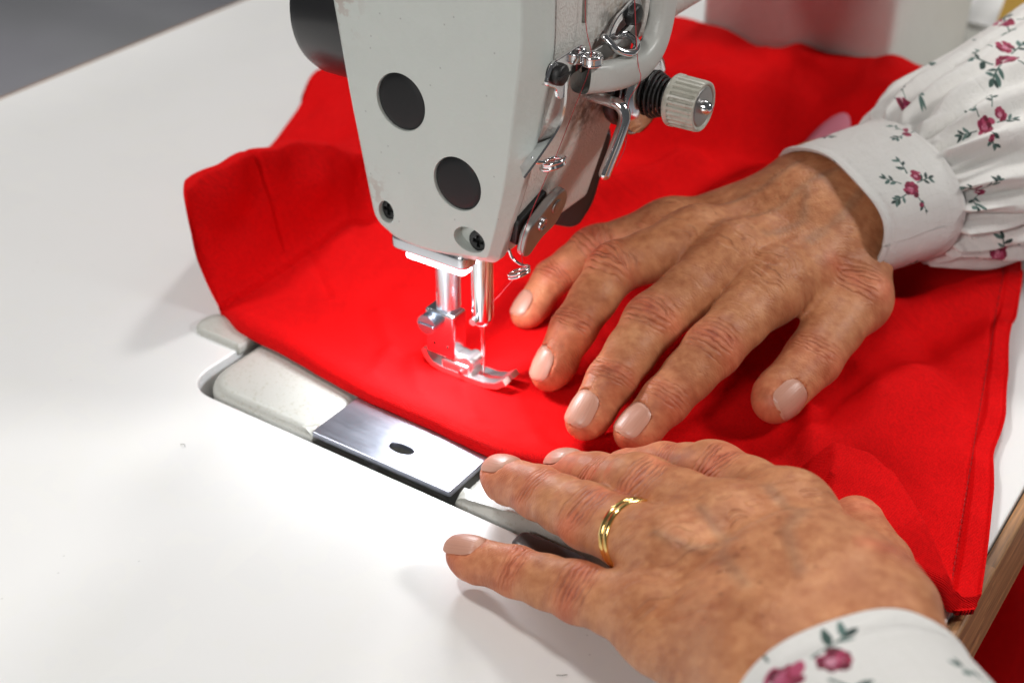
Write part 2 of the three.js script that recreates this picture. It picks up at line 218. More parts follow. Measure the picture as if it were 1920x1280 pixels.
{
  const cut = new Brush(new THREE.BoxGeometry(.0032, .08, .012).translate(.0007, .1735, .0368)), bodyBrush = new Brush(zyToWorld(extr(toShape(bodyPts, silR), .0488, .0004, 1), -.0150)); cut.updateMatrixWorld(); bodyBrush.updateMatrixWorld();
  const b = smooth(new Evaluator().evaluate(bodyBrush, cut, SUBTRACTION).geometry, .5);
  put('head', boxUV(b, [[.02, .16], [.1, .2], [.1, 0]]), M.paint, mach, 'grey white head casting with grime round the thread guides');
  put('take_up_lever', tube([[.0007, .1500, .0330], [.0007, .1560, .0380], [.0007, .1600, .0420]], .0011, 30, 10), M.steel, mach);
  put('arm', boxUV(smooth(zyToWorld(extr(shape([[-.0370, .114], [.0425, .114], [.0445, .226], [-.0360, .226]], .011), .262, .001, 2), .0332), .7), [[.02, .16], [.1, .2], [.33, .16]]), M.paint, mach);
  put('column', boxUV(smooth(xzToWorld(extr(shape([[.276, -.039], [.40, -.039], [.40, .06], [.276, .06]], .006), .225, .002, 3), .0009), .7), [[.02, .16], [.1, .2], [.5, .16]]), M.paint, mach);
  put('rear_cap', smooth(lathe('z', [[0, -.023], [.0225, -.023], [.0252, -.0220], [.0262, -.019], [.0262, 0]], [.009, .1215, -.0400], 96), .5), M.blackPlastic, mach, 'black round cap behind the head');
}
{ // lamp under the head
  const d = put('work_light', smooth(xzToWorld(extr(shape([[-.0212, .0225], [-.0212, -.0085], [-.0135, -.0085], [-.0135, .0225]], [.005, .004, .002, .002]), .0058, .0016, 4), .0512), .6), M.steel, mach, 'thin lit lamp strip under the head');
  put('light_diffuser', smooth(xzToWorld(extr(shape([[-.0206, .0165], [-.0206, -.0075], [-.0145, -.0075], [-.0145, .0165]], .002), .0020, .0006, 3), .0494), .6), phys({ color: lin(.9, .9, .9), emissive: lin(.92, .96, 1), emissiveIntensity: 6, roughness: .5 }), d);
  const l = new THREE.RectAreaLight(lin(.90, .95, 1), LED_POWER, .006, .024); l.position.set(-.0175, .0490, -.0045); l.lookAt(-.014, 0, -.0015); scene.add(l);
}
{ // needle bar, presser bar and foot
  put('needle_bar', join(cyl('y', .0037, .0037, .032, [-.009, .0445, .0067]), lathe('y', [[0, 0], [.0022, 0], [.0034, .0012], [.0037, .003]], [-.009, .0256, .0067])), M.chrome, mach);
  put('needle_clamp_screw', cyl('x', .0013, .0013, .003, [-.0135, .0292, .0067], 20), M.steel, mach);
  put('needle', join(cyl('y', .00045, .0008, .0135, [-.009, .0193, .0067], 16), lathe('y', [[0, 0], [.00015, .001], [.00045, .0105]], [-.009, .0022, .0067], 16)), M.chrome, mach);
  put('presser_bar', join(cyl('y', .0042, .0042, .034, [-.009, .0455, -.0073]), box(-.0125, -.0058, .0265, .0345, -.0105, -.0045, .0008)), M.steel, mach);
  const foot = put('presser_foot', join(box(-.0136, -.0060, .0095, .0272, -.0145, -.0022, .0009)), M.chrome, mach, 'chrome hinged presser foot pressing on the red fabric');
  M.foot = phys({ color: lin(.62, .63, .66), metalness: 1, roughness: .17 }); foot.material = M.foot;
  put('foot_screw', join(cyl('x', .0037, .0037, .0034, [-.0150, .0226, -.0116], 32), box(-.0172, -.0166, .0222, .0230, -.0149, -.0083, .0002)), phys({ color: lin(.26, .30, .36), metalness: 1, roughness: .25 }), foot);
  // sole: side profile (z, y) with curled ends, two toes
  const prof = [[-.0145, .0082], [-.0135, .0058], [-.0115, .0040], [-.008, .0033], [.004, .0032], [.010, .0033], [.0145, .0046], [.0178, .0072]], th = .0021;
  const sole = (x0, x1, z0, z1) => sheet(4, 40, (u, v) => { const z = lerp(z0, z1, v); let k = 0; while (k < prof.length - 2 && prof[k + 1][0] < z) k++; const t = sstep(0, 1, 0) + (z - prof[k][0]) / (prof[k + 1][0] - prof[k][0]); return V(lerp(x0, x1, u), lerp(prof[k][1], prof[k + 1][1], t) + th, z); }, th);
  put('foot_sole', smooth(join(sole(-.0137, -.0049, -.0145, .0048), sole(-.0137, -.0102, .0046, .0178), sole(-.0084, -.0049, .0046, .0176), box(-.0136, -.0050, .0034, .0090, -.0082, .0034, .0012)), .9), M.sole = phys({ color: lin(.80, .80, .81), metalness: 1, roughness: .36 }), foot);
  for (const [x, y, z] of [[-.0136, .0142, -.0105], [-.0136, .0142, -.0050]]) put('pin_hole', cyl('x', .0005, .0005, .0004, [x, y, z], 12), M.blackMetal, foot);
  put('foot_ankle', join(box(-.0128, -.0054, .0066, .0116, -.0040, .0036, .0022), cyl('x', .0028, .0028, .0070, [-.0091, .0088, .0018], 28)), M.sole, foot);
  put('foot_pin', cyl('x', .0009, .0009, .0098, [-.0093, .0062, .0005], 16), M.steel, foot);
  const c = []; for (let i = 0; i <= 60; i++) { const a = i / 60 * Math.PI * 2 * 2.1; c.push([-.0165 + .0032 * Math.cos(a) + .0006 * i / 60, .0565 + .0015 * Math.sin(a) - .0026 * i / 60, .0262 + .0032 * Math.sin(a)]); }
  put('thread_coil', tube([[-.0135, .0605, .0205], [-.0132, .0578, .0215], [-.0132, .0566, .0238], ...c], .0005, 220, 8), M.chrome, mach);
}
{ // guides, guard and tension on the front of the head
  const onFront = (g, tilt = 0, x = 0, y = 0, z = 0) => g.applyMatrix4(new THREE.Matrix4().makeRotationX(tilt).setPosition(x, y, z)), SL = Math.atan(KS);
  // slotted guide plate with its screw and eyelet
  const ps = shape([[-.0235, .1235], [-.0195, .1292], [-.0035, .1298], [-.0005, .1262], [-.0045, .1222], [-.0105, .1222], [-.012, .1165], [-.0165, .1165], [-.0175, .1205]], .0024); ps.holes.push(ellipsePath(-.0075, .1258, .0022, .0014, .3), ellipsePath(-.0196, .1252, .0022, .0021));
  const gp = put('thread_guide', onFront(extr(ps, .0012, .0003, 2), 0, 0, 0, .0386), M.chrome, mach, 'slotted chrome thread guide with black screw');
  put('screw', join(lathe('z', [[0, .0026], [.0022, .0025], [.0031, .0019], [.0033, .0006], [.0033, -.002]], [-.0172, .1250, .0397], 32), box(-.0202, -.0142, .1246, .1254, .0416, .0424, .0001)), M.blackMetal, gp);
  put('eyelet', join(new THREE.TorusGeometry(.0026, .0006, 10, 32).rotateX(Math.PI / 2).translate(-.0028, .1262, .0424), new THREE.TorusGeometry(.0026, .0006, 10, 32).rotateX(Math.PI / 2).translate(-.0028, .1240, .0424), new THREE.CylinderGeometry(.0031, .0031, .0024, 32, 1, true).translate(-.0028, .1251, .0424)), M.chrome, gp);
  // long leaf guide, bent, with ring
  const leaf = [[-.0128, .1215, .0403], [-.0135, .1150, .0405], [-.0152, .1085, .0398], [-.0205, .1010, .0372], [-.0258, .0945, .0345]];
  const lg = put('leaf_guide', sheet(6, 40, (u, v) => { const p = polyAt(leaf, v), w = lerp(.0030, .0052, sstep(.35, .6, v)); return V(p[0] + (u) * w, p[1] - .0002, p[2] - u * w * .9); }, .0007), M.chrome, mach, 'bent chrome leaf guide with a thread ring');
  put('eyelet', join(new THREE.TorusGeometry(.0033, .0007, 10, 36).rotateX(1.25).translate(-.0150, .0965, .0375), new THREE.TorusGeometry(.0033, .0007, 10, 36).rotateX(1.25).translate(-.0150, .0948, .0370), new THREE.CylinderGeometry(.0037, .0037, .0018, 32, 1, true).rotateX(-.3).translate(-.0150, .0957, .0373), tube([[-.0178, .0968, .036], [-.0195, .0972, .0345], [-.0200, .0985, .0335]], .0007, 20, 8)), M.chrome, lg);
  // L shaped hook
  put('thread_hook', tube([[.0115, .1070, .0300], [.0115, .1070, .0360], [.0115, .1068, .0412], [.0116, .1058, .0446], [.0112, .1025, .0462], [.0088, .0960, .0455], [.0058, .0880, .0440], [.0050, .0858, .0436]], .0019, 90, 18), M.chrome, mach);
  // white take-up guard
  const gpts = [[-.0050, .1196, .0400], [.0030, .1182, .0432], [.0150, .1160, .0440], [.0245, .1160, .0440], [.0315, .1195, .0440], [.0350, .1260, .0440], [.0365, .1350, .0440], [.0370, .1600, .0440]];
  const cu = new THREE.CatmullRomCurve3(gpts.map(p => V(...p)));
  put('take_up_guard', smooth(sheet(28, 120, (u, v) => { const p = cu.getPoint(v), t = cu.getTangent(v), n = V(0, 0, 1), b = t.clone().cross(n).normalize(), a = u * Math.PI * 2, c = Math.cos(a), s = Math.sin(a), w = .0045, h = .0034, e = .6; return p.addScaledVector(b, w * Math.sign(c) * Math.abs(c) ** e).addScaledVector(n, h * Math.sign(s) * Math.abs(s) ** e); }, 0, (u, v) => [u * .02, v * .1], true), 1.2), M.paintSmooth, mach, 'thick white curved take-up guard bar');
  put('guard_plate', onFront(extr(shape([[-.004, .1205], [.029, .1205], [.0315, .1245], [.031, .1262], [.02, .1258], [-.004, .1250]], .001), .001, .0002, 1), 0, 0, 0, .0385), M.satin, mach);
  // upper guide, a screwed slotted loop
  const us = shape([[.0100, .1262], [.0145, .1315], [.0275, .1352], [.0312, .1310], [.0255, .1252], [.0145, .1225]], .004); us.holes.push(new THREE.Path(shape([[.0135, .1268], [.016, .1298], [.0265, .1325], [.0278, .1305], [.0235, .1268], [.0160, .1252]], .002).getPoints(8)));
  const ug = put('upper_thread_guide', join(onFront(extr(us, .0012, .0003, 2), 0, 0, 0, .0387), tube([[.0098, .1272, .0390], [.0105, .1240, .0432], [.0150, .1222, .0458], [.0205, .1232, .0440], [.0222, .1245, .0395]], .0012, 50, 10)), M.chrome, mach, 'chrome slotted guide with a dark screw above the guard');
  put('screw', lathe('z', [[0, .0024], [.0022, .0023], [.0032, .0016], [.0034, -.001]], [.0245, .1302, .0400], 32), M.blackMetal, ug);
  // tension assembly, axis along +z
  const tx = .0315, ty = .1030, tz = .0325, T = put('thread_tension', lathe('z', [[0, .0], [.0105, 0], [.0118, .0006], [.0122, .0016], [.0122, .0044], [.0112, .005], [0, .005]], [tx, ty, tz], 72), M.blackMetal, mach, 'thread tension unit with discs, black spring and ribbed knob');
  put('tension_disc', lathe('z', [[0, .0056], [.0085, .0058], [.0132, .0072], [.0140, .0078], [.0134, .0083], [.008, .0070]], [tx, ty, tz], 72), M.steel, T);
  put('tension_disc', lathe('z', [[.006, .0105], [.0105, .0102], [.0130, .0090], [.0129, .0099], [.0098, .0116], [.0060, .0120]], [tx, ty, tz], 72), M.chrome, T);
  put('tension_stem', cyl('z', .0034, .0034, .019, [tx, ty, tz + .0155]), M.blackMetal, T);
  const sp = []; for (let i = 0; i <= 200; i++) { const t = i / 200, a = t * Math.PI * 2 * 5.4, r = lerp(.0074, .0046, t); sp.push([tx + r * Math.cos(a), ty + r * Math.sin(a), tz + .0124 + .0068 * t]); }
  put('tension_spring', tube(sp, .00052, 460, 8), M.blackMetal, T);
  const kn = []; const NR = 160; { const rows = [[.0066, .0192], [.0079, .0194], [.0083, .0200], [.0083, .0212], [.0081, .0216], [.0080, .0292], [.0078, .0300], [.0074, .0302], [.0068, .0300], [.0065, .0296], [0, .0296]];
    const pos = [], ix = []; rows.forEach(([r, z], j) => { for (let i = 0; i <= NR; i++) { const a = i / NR * Math.PI * 2, rib = j >= 4 && j <= 5 ? (-.0005 * sstep(-.2, .5, Math.sin(a * 26))) : 0; pos.push(tx + (r + rib) * Math.cos(a), ty + (r + rib) * Math.sin(a), tz + z); } }); for (let j = 0; j < rows.length - 1; j++) for (let i = 0; i < NR; i++) { const a = j * (NR + 1) + i, b = a + 1, c = a + NR + 1, d = c + 1; ix.push(a, b, c, b, d, c); }
    const g = new THREE.BufferGeometry(); g.setAttribute('position', new THREE.Float32BufferAttribute(pos, 3)); g.setIndex(ix); put('tension_knob', boxUV(smooth(g, .5)), M.knob, T, 'ribbed yellowish white tension knob'); }
  put('knob_insert', lathe('z', [[0, .0300], [.0059, .0300], [.0062, .0297]], [tx, ty, tz], 48), M.satin, T);
  put('stem_end', lathe('z', [[0, .0330], [.0012, .0328], [.0021, .0318], [.0023, .0300]], [tx, ty, tz], 32), M.chrome, T);
  // bracket low on the head
  const bs = shape([[-.0115, -.0060], [-.0090, .0040], [.0040, .0072], [.0115, .0066], [.0132, -.0016], [.0066, -.0078], [-.0010, -.0064], [-.0080, -.0098]], .004);
  const tilt = new THREE.Matrix4().makeRotationX(SL).multiply(new THREE.Matrix4().makeRotationZ(.30)); tilt.setPosition(-.0062, .0703, .0262);
  const br = put('lever_plate', extr(bs, .0030, .0008, 3).applyMatrix4(tilt), M.satin, mach, 'satin grey lever plate with two rivets');
  put('rivet', lathe('z', [[0, .0004], [.0011, .0004], [.0012, 0], [.0017, 0], [.0018, .0005], [.0022, .0003], [.0022, -.001]], [0, 0, .0032], 28).translate(-.0015, .0006, 0).applyMatrix4(tilt), M.steel, br);
  put('rivet', lathe('z', [[0, .0004], [.0022, .0003], [.0024, 0], [.0024, -.001]], [.0062, .0020, .0032], 28).applyMatrix4(tilt), M.satin, br);
  put('lever_block', extr(shape([[-.0105, -.0050], [-.0095, .0055], [.006, .0075], [.006, -.003]], .002), .0058, .0004, 2).translate(0, 0, -.0064).applyMatrix4(tilt), M.blackMetal, mach);
  put('lifting_lever', smooth(extr(shape([[-.006, .022], [.005, .024], [.0075, -.004], [.0052, -.015], [-.0065, -.0165], [-.0085, -.006]], .004), .006, .0012, 3).applyMatrix4(new THREE.Matrix4().makeRotationFromEuler(new THREE.Euler(0, -1.0, -.30, 'YXZ')).setPosition(.0405, .0600, .0120)), .5), M.blackPlastic, mach, 'black lever behind the head');
}
{ // red sewing thread
  const t = thing('sewing_thread', 'fine red thread running down the head to the needle', 'thread', [-.009, .003, .0067]);
  put('thread_run', tube([[-.0012, .19, .0392], [-.0022, .14, .0392], [-.0028, .1251, .0420], [-.0075, .112, .0400], [-.0140, .0965, .0372], [-.0145, .0955, .0368], [-.0170, .078, .0310], [-.0172, .066, .0275], [-.0150, .0565, .0262], [-.0110, .0420, .0160], [-.0094, .0300, .0078], [-.0088, .0140, .0074], [-.0090, .0040, .0068]], .00012, 300, 6), M.thread, t);
  put('thread_run', tube([[.016, .19, .0400], [.0162, .1255, .0462], [.0145, .1150, .0492], [.0120, .1080, .0470], [.0105, .0950, .0475], [.0075, .0880, .0462]], .00012, 120, 6), M.thread, t);
  put('thread_run', tube([[.0105, .0950, .0475], [.0180, .0940, .0420], [.0240, .0920, .0400]], .00012, 40, 6), M.thread, t);
}
// ---------------------------------------------------------------- red fabric
const LC = [[0.165, -0.2], [0.12, -0.187], [0.08, -0.174], [0.03, -0.15], [-0.006, -0.128], [-0.024, -0.114], [-0.029, -0.106], [-0.0275, -0.1], [-0.0285, -0.092], [-0.031, -0.079], [-0.0325, -0.061], [-0.0355, -0.04], [-0.0378, -0.02], [-0.0385, 0.008], [-0.04, 0.035], [-0.0378, 0.056], [-0.037, 0.087], [-0.033, 0.119], [-0.03, 0.15], [-0.0265, 0.176], [-0.0215, 0.1845]];
const RC = LC.map(([, z]) => [.2745, lerp(-.2, .112, (z + .2) / .3845)]);
const CREASE = [[-.06, -.0995], [-.03, -.0995], [.02, -.1000], [.06, -.0975], [.11, -.083], [.15, -.060], [.176, -.036], [.190, -.010], [.202, .020], [.212, .050], [.222, .085], [.232, .13]];
const RIDGE = [[.000, .112], [.0085, .126], [.0105, .140], [.0035, .153], [-.0125, .1680], [-.024, .180], [-.030, .19]];
const FOLDS = [ // x1, z1, x2, z2, height, width
  [-.016, -.030, -.032, -.023, .0018, .0035], [-.014, -.020, -.031, -.004, .0015, .0030], [-.016, -.026, .004, -.050, .0020, .0035], [-.018, .004, -.033, .020, .0012, .003], [-.002, -.02, .012, -.034, .0016, .003], [.004, -.074, .026, -.104, -.0009, .0016], [-.008, .016, -.036, .050, .0010, .004],
  [.02, -.05, -.01, -.02, .0016, .006], [.105, -.030, .180, -.014, .010, .008], [.120, .010, .190, .024, .008, .009], [.075, -.075, .15, -.048, .010, .008], [.145, .032, .205, .052, .009, .009], [.060, -.045, .11, -.055, .006, .007],
  [.050, .125, .115, .148, .004, .007], [.02, .122, .07, .142, .005, .010], [.035, .108, .012, .118, .004, .004], [.066, .150, .105, .118, -.0025, .006], [-.01, .170, .03, .160, -.0018, .005], [.098, .108, .148, .143, .0120, .0075], [.100, .096, .085, .088, .006, .006]];
const segD = (x, z, a, b, c, d) => { const dx = c - a, dz = d - b, t = clamp(((x - a) * dx + (z - b) * dz) / (dx * dx + dz * dz)); return [Math.hypot(x - a - dx * t, z - b - dz * t), t]; };
function clothY(x, z) {
  let y = .0026;
  y += .0046 * sstep(.30, .80, fbm(x * 34 + 3 + z * 12, z * 30 + 11, 2)) * sstep(-.005, .05, x) + .0006 * fbm(x * 120, z * 120, 2);
  for (const [a, b, c, d, h, w] of FOLDS) { const [e, t] = segD(x, z, a, b, c, d); y += h * Math.exp(-((e / w) ** 2)) * (1 - .35 * t); }
  { const [d, sd, t] = nearPoly(RIDGE, x, z); const right = sd < 0 ? 1 : 0; // panel lifted beside the thumb, falling away to the right
    y += .0165 * (right ? sstep(.0, .0055, d) * (1 - .85 * sstep(.012, .062, d)) : 0) * sstep(0, .18, t) * (1 - .6 * sstep(.62, .9, t)); }
  { const [d, sd, t] = nearPoly(CREASE, x, z); if (sd > 0) { const left = 1 - sstep(.26, .44, t);
    const up = left ? sstep(-.0015, .0140, d) : 0, H = .0450 + .002 * sstep(-.03, -.01, x) - .026 * sstep(-.005, .085, x) - .012 * sstep(.085, .14, x), back = 1 - sstep(.016, lerp(.05, .10, sstep(.1, .5, t)), d), fl = 1 + .02 * Math.sin(x * 95);
    y -= left * .0035 * Math.exp(-(((x - .012 - .08 * (z + .1)) / .0011) ** 2)) * sstep(.001, .004, d) * (1 - sstep(.012, .03, d));
    const rise = sstep(0, .032, d), H2 = .026 + .004 * Math.sin(t * 23) * rise + .010 * (fbm(x * 26, z * 30, 2) - .5);
    y += left * (H * fl * up * back + .0015) + (1 - left) * (H2 * rise); } }
  return Math.max(y, .0022);
}
const fabric = thing('red_fabric', 'bright red cloth with folded edge spread under the needle', 'fabric', [0, .0015, 0]);
{
  const roll = 12, nu = 300, NU = nu + roll, R = .0042, lcAt = b => polyAt(LC, b), rcAt = b => polyAt(RC, b);
  const g = sheet(NU, 420, (u, b) => { const i = u * NU, l = lcAt(b), r = rcAt(b);
    if (i < roll) { const Rz = .0010 + (R - .0010) * sstep(-.1, -.085, l[1]), a = (1 - i / roll) * Math.PI * .92, x = l[0] - Rz * Math.sin(a) * .9, y = clothY(l[0], l[1]) + .0050 * sstep(-.105, -.085, l[1]) * (1 - .7 * sstep(.04, .075, l[1])); return V(x, Math.max(y - Rz * (1 - Math.cos(a)), .0022), l[1]); }
    const t = ((i - roll) / nu) ** 1.25, x = lerp(l[0], r[0], t), z0 = lerp(l[1], r[1], t), z = z0 + .0022 * (noise(x * 45, 7) - .5) * sstep(.85, 1, b); let y = clothY(x, z);
    y += .0050 * Math.exp(-(((x - l[0]) / .011) ** 2)) * sstep(-.105, -.085, l[1]) * (1 - .7 * sstep(.04, .075, l[1]));
    const e = b * 420; const hem = sstep(.958, .9585, b), gr = Math.exp(-(((b - .9545) / .0022) ** 2)); y += .0009 * hem - .0006 * gr + .0008 * Math.exp(-(((b - .996) / .006) ** 2));
    const wall = sstep(-.094, -.102, z) * sstep(.006, .03, y); return V(x, y, z + wall * (.0075 * (fbm(x * 46 + 2, y * 40, 2) - .5))); }, .0009, (u, v, p) => [p.x * .9 + p.y * .5, p.z + p.y]);
  put('cloth_panel', g, M.red, fabric);
  // hem stitches along the right edge
  const st = []; for (let k = 0; k < 110; k++) { const t0 = .02 + k * .0088; const q = t => { const l = polyAt(LC, .9545), r = polyAt(RC, .9545), x = lerp(l[0], r[0], t), z = lerp(l[1], r[1], t); return [x, clothY(x, z) + .00015, z]; }; const a = q(t0 ** 1.0), b = q(t0 + .0058); if (b[0] > .2) break; st.push(tube([a, b], .00016, 2, 5)); }
  const s = put('hem_stitching', join(...st), phys({ color: lin(.34, .002, .003), roughness: .9 }), fabric); s.userData.kind = 'stuff';
}
{ // pale pink lining showing by the cuff
  put('lining', sheet(40, 16, (u, v) => { const a = u * 6.28319, r = .004 + (1 + .08 * Math.sin(a * 3 + 1)) * v, x = .214 + .013 * r * Math.cos(a) + .007 * r * Math.sin(a), z = .034 + .010 * r * Math.sin(a); return V(x, clothY(x, z) + .0015 + .002 * Math.sin(v * 3.14), z); }, .0008), phys({ color: lin(.66, .24, .32), roughness: .6, specularIntensity: .4 }), fabric, 'pale pink lining of the cloth');
}
// ---------------------------------------------------------------- the seamstress: hands and sleeves
const smin = (a, b, k) => { const h = Math.max(k - Math.abs(a - b), 0) / k; return Math.min(a, b) - h * h * k * .25; };
const smax = (a, b, k) => -smin(-a, -b, k);
function surfaceNet(lo, hi, cell, f) {   // mesh of f = 0 with normals from its gradient
  const nx = Math.ceil((hi.x - lo.x) / cell) + 1, ny = Math.ceil((hi.y - lo.y) / cell) + 1, nz = Math.ceil((hi.z - lo.z) / cell) + 1, S = new Float32Array(nx * ny * nz), B = 6, I = (i, j, k) => (k * ny + j) * nx + i;
  for (let k = 0; k < nz; k += B) for (let j = 0; j < ny; j += B) for (let i = 0; i < nx; i += B) {
    const c = f(lo.x + (i + B / 2) * cell, lo.y + (j + B / 2) * cell, lo.z + (k + B / 2) * cell), far = Math.abs(c) > cell * B * 1.15 + .002;
    for (let w = k; w < Math.min(k + B, nz); w++) for (let v = j; v < Math.min(j + B, ny); v++) for (let u = i; u < Math.min(i + B, nx); u++) S[I(u, v, w)] = far ? c : f(lo.x + u * cell, lo.y + v * cell, lo.z + w * cell);
  }
  const id = new Int32Array(nx * ny * nz).fill(-1), pos = [], idx = [], E8 = [[0, 0, 0], [1, 0, 0], [0, 1, 0], [1, 1, 0], [0, 0, 1], [1, 0, 1], [0, 1, 1], [1, 1, 1]], ED = [[0, 1], [2, 3], [4, 5], [6, 7], [0, 2], [1, 3], [4, 6], [5, 7], [0, 4], [1, 5], [2, 6], [3, 7]];
  for (let k = 0; k < nz - 1; k++) for (let j = 0; j < ny - 1; j++) for (let i = 0; i < nx - 1; i++) {
    const v = E8.map(e => S[I(i + e[0], j + e[1], k + e[2])]); let m = 0; for (let q = 0; q < 8; q++) if (v[q] < 0) m |= 1 << q; if (m === 0 || m === 255) continue;
    let x = 0, y = 0, z = 0, n = 0; for (const [a, b] of ED) if ((v[a] < 0) !== (v[b] < 0)) { const t = v[a] / (v[a] - v[b]); x += lerp(E8[a][0], E8[b][0], t); y += lerp(E8[a][1], E8[b][1], t); z += lerp(E8[a][2], E8[b][2], t); n++; }
    id[I(i, j, k)] = pos.length / 3; pos.push(lo.x + (i + x / n) * cell, lo.y + (j + y / n) * cell, lo.z + (k + z / n) * cell);
  }
  for (let k = 1; k < nz - 1; k++) for (let j = 1; j < ny - 1; j++) for (let i = 1; i < nx - 1; i++) { const s0 = S[I(i, j, k)] < 0, q = (a, b, c, d, fl) => { if (a < 0 || b < 0 || c < 0 || d < 0) return; fl ? idx.push(a, b, c, a, c, d) : idx.push(a, c, b, a, d, c); };
    if (s0 !== S[I(i + 1, j, k)] < 0) q(id[I(i, j - 1, k - 1)], id[I(i, j, k - 1)], id[I(i, j, k)], id[I(i, j - 1, k)], s0);
    if (s0 !== S[I(i, j + 1, k)] < 0) q(id[I(i - 1, j, k - 1)], id[I(i - 1, j, k)], id[I(i, j, k)], id[I(i, j, k - 1)], s0);
    if (s0 !== S[I(i, j, k + 1)] < 0) q(id[I(i - 1, j - 1, k)], id[I(i, j - 1, k)], id[I(i, j, k)], id[I(i - 1, j, k)], s0); }
  const nor = new Float32Array(pos.length), h = cell * .5;
  for (let p = 0; p < pos.length; p += 3) { for (let it = 0; it < 2; it++) { const [x, y, z] = [pos[p], pos[p + 1], pos[p + 2]], gx = f(x + h, y, z) - f(x - h, y, z), gy = f(x, y + h, z) - f(x, y - h, z), gz = f(x, y, z + h) - f(x, y, z - h), L = Math.hypot(gx, gy, gz) || 1;
      nor[p] = gx / L; nor[p + 1] = gy / L; nor[p + 2] = gz / L; if (!it) { const d = clamp(f(x, y, z), -cell, cell) * .8; pos[p] -= d * gx / L; pos[p + 1] -= d * gy / L; pos[p + 2] -= d * gz / L; } } }
  const g = new THREE.BufferGeometry(); g.setAttribute('position', new THREE.Float32BufferAttribute(pos, 3)); g.setAttribute('normal', new THREE.BufferAttribute(nor, 3)); g.setIndex(idx); return g;
}
const FR = { index: [.0066, .0078, .0085, .0094, .0095, .0099], middle: [.0067, .0079, .0086, .0095, .0096, .0101], ring: [.0066, .0077, .0082, .0089, .0090, .0097], pinky: [.0058, .0067, .0071, .0077, .0079, .0089], thumb: [.0080, .0095, .0101, .0110, .0108, .0125] };
const NAIL = { index: [.0104, .0118], middle: [.0106, .0120], ring: [.0102, .0116], pinky: [.0086, .0100], thumb: [.0112, .0122] };
function makeHand(H) {   // H: joints tip..base per finger, wrist, arm, options
  const v3 = a => V(...a), F = {}, bones = [];
  const cap = (a, b, ra, rb) => { const d = b.clone().sub(a); return { a, d, L2: d.lengthSq(), ra, rb }; };
  const dist = (c, x, y, z) => { const px = x - c.a.x, py = y - c.a.y, pz = z - c.a.z, t = clamp((px * c.d.x + py * c.d.y + pz * c.d.z) / c.L2), ex = px - c.d.x * t, ey = py - c.d.y * t, ez = pz - c.d.z * t; return Math.sqrt(ex * ex + ey * ey + ez * ez) - (c.ra + (c.rb - c.ra) * t); };
  for (const k of Object.keys(FR)) {
    const j = H[k].map(v3), r = FR[k].map(q => q * (H.scale?.[k] ?? 1)), a = j[0].clone().sub(j[1]).normalize(), up = H.roll?.[k] ? v3(H.roll[k]) : V(0, 1, 0), n = up.sub(a.clone().multiplyScalar(up.dot(a))).normalize(), b = a.clone().cross(n);
    const seg = (p, q, t) => p.clone().lerp(q, t), c = [];
    c.push(cap(j[0].clone().addScaledVector(a, .0022).addScaledVector(n, .0004), j[0], r[0] * .86, r[0])); c.push(cap(j[0], j[1], r[0], r[1]));
    c.push(cap(j[1], seg(j[1], j[2], .5), r[1], r[2] * .97)); c.push(cap(seg(j[1], j[2], .5), j[2], r[2] * .97, r[3])); c.push(cap(j[2], seg(j[2], j[3], .45), r[3], r[4])); c.push(cap(seg(j[2], j[3], .45), j[3], r[4], r[5]));
    // soft pad under the tip, dorsal bump on the middle joint
    const pad = j[0].clone().addScaledVector(n, -.0012).addScaledVector(a, -.003); c.push(cap(pad, pad.clone().addScaledVector(a, .0025), r[0] * .98, r[0] * .85));
    const pipN = V(0, 1, 0), ax = j[1].clone().sub(j[3]).normalize(); pipN.addScaledVector(ax, -ax.y).normalize(); const kb = j[2].clone().addScaledVector(pipN, r[3] * .30); c.push(cap(kb.clone().addScaledVector(ax, -.003), kb.clone().addScaledVector(ax, .003), r[3] * .72, r[3] * .72));
    const [nw, nl] = NAIL[k].map(q => q * (H.scale?.[k] ?? 1)), s1 = r[0] * .80 + (H.nailOut?.[k] ?? 0), nl2 = nl + (H.nailOut?.[k] ?? 0), s0 = s1 - nl2, h0 = r[0] * 1.0 + .0003;
    const hn = (s, t) => h0 - t * t / (2 * nw * .56) - (s - s0 - nl * .35) ** 2 / (2 * .022), half = s => { const u = (s - s0) / nl2; const e = clamp(Math.abs(2 * u - 1)); return nw / 2 * (u < .5 ? Math.pow(1 - Math.pow(e, 2.8), .42) : Math.pow(1 - Math.pow(e, 4.2), .38)) * (.95 + .05 * u); };
    F[k] = { bare: (H.noNail ?? []).includes(k), j, r, a, n, b, c, nw, nl: nl2, s0, s1, hn, half };
  }
  const W = v3(H.wrist), A = v3(H.arm), lat = F.index.j[3].clone().sub(F.pinky.j[3]).normalize(), palm = [], order = ['index', 'middle', 'ring', 'pinky'], offs = [.0135, .0045, -.0050, -.0140];
  const fwdv = F.middle.j[3].clone().sub(W).normalize(), dn = fwdv.clone().cross(lat); if (dn.y < 0) dn.negate();
  const carp = order.map((k, i) => W.clone().addScaledVector(lat, offs[i]).addScaledVector(fwdv, .012));
  order.forEach((k, i) => { const m = F[k].j[3]; palm.push(cap(m.clone().addScaledVector(dn, -.0035), carp[i].clone().addScaledVector(dn, -.003), F[k].r[5] * 1.04, .0140)); });
  palm.push(cap(F.pinky.j[3].clone().addScaledVector(dn, -.006), carp[3].clone().addScaledVector(dn, -.006), .0100, .0135));
  palm.push(cap(F.thumb.j[2], F.thumb.j[3], F.thumb.r[3] * 1.05, .0145)); palm.push(cap(F.thumb.j[2].clone().lerp(F.thumb.j[3], .55), F.index.j[3].clone().lerp(carp[0], .45).addScaledVector(dn, -.005), .0100, .0085));
  palm.push(cap(F.thumb.j[3], W, .0145, .018));
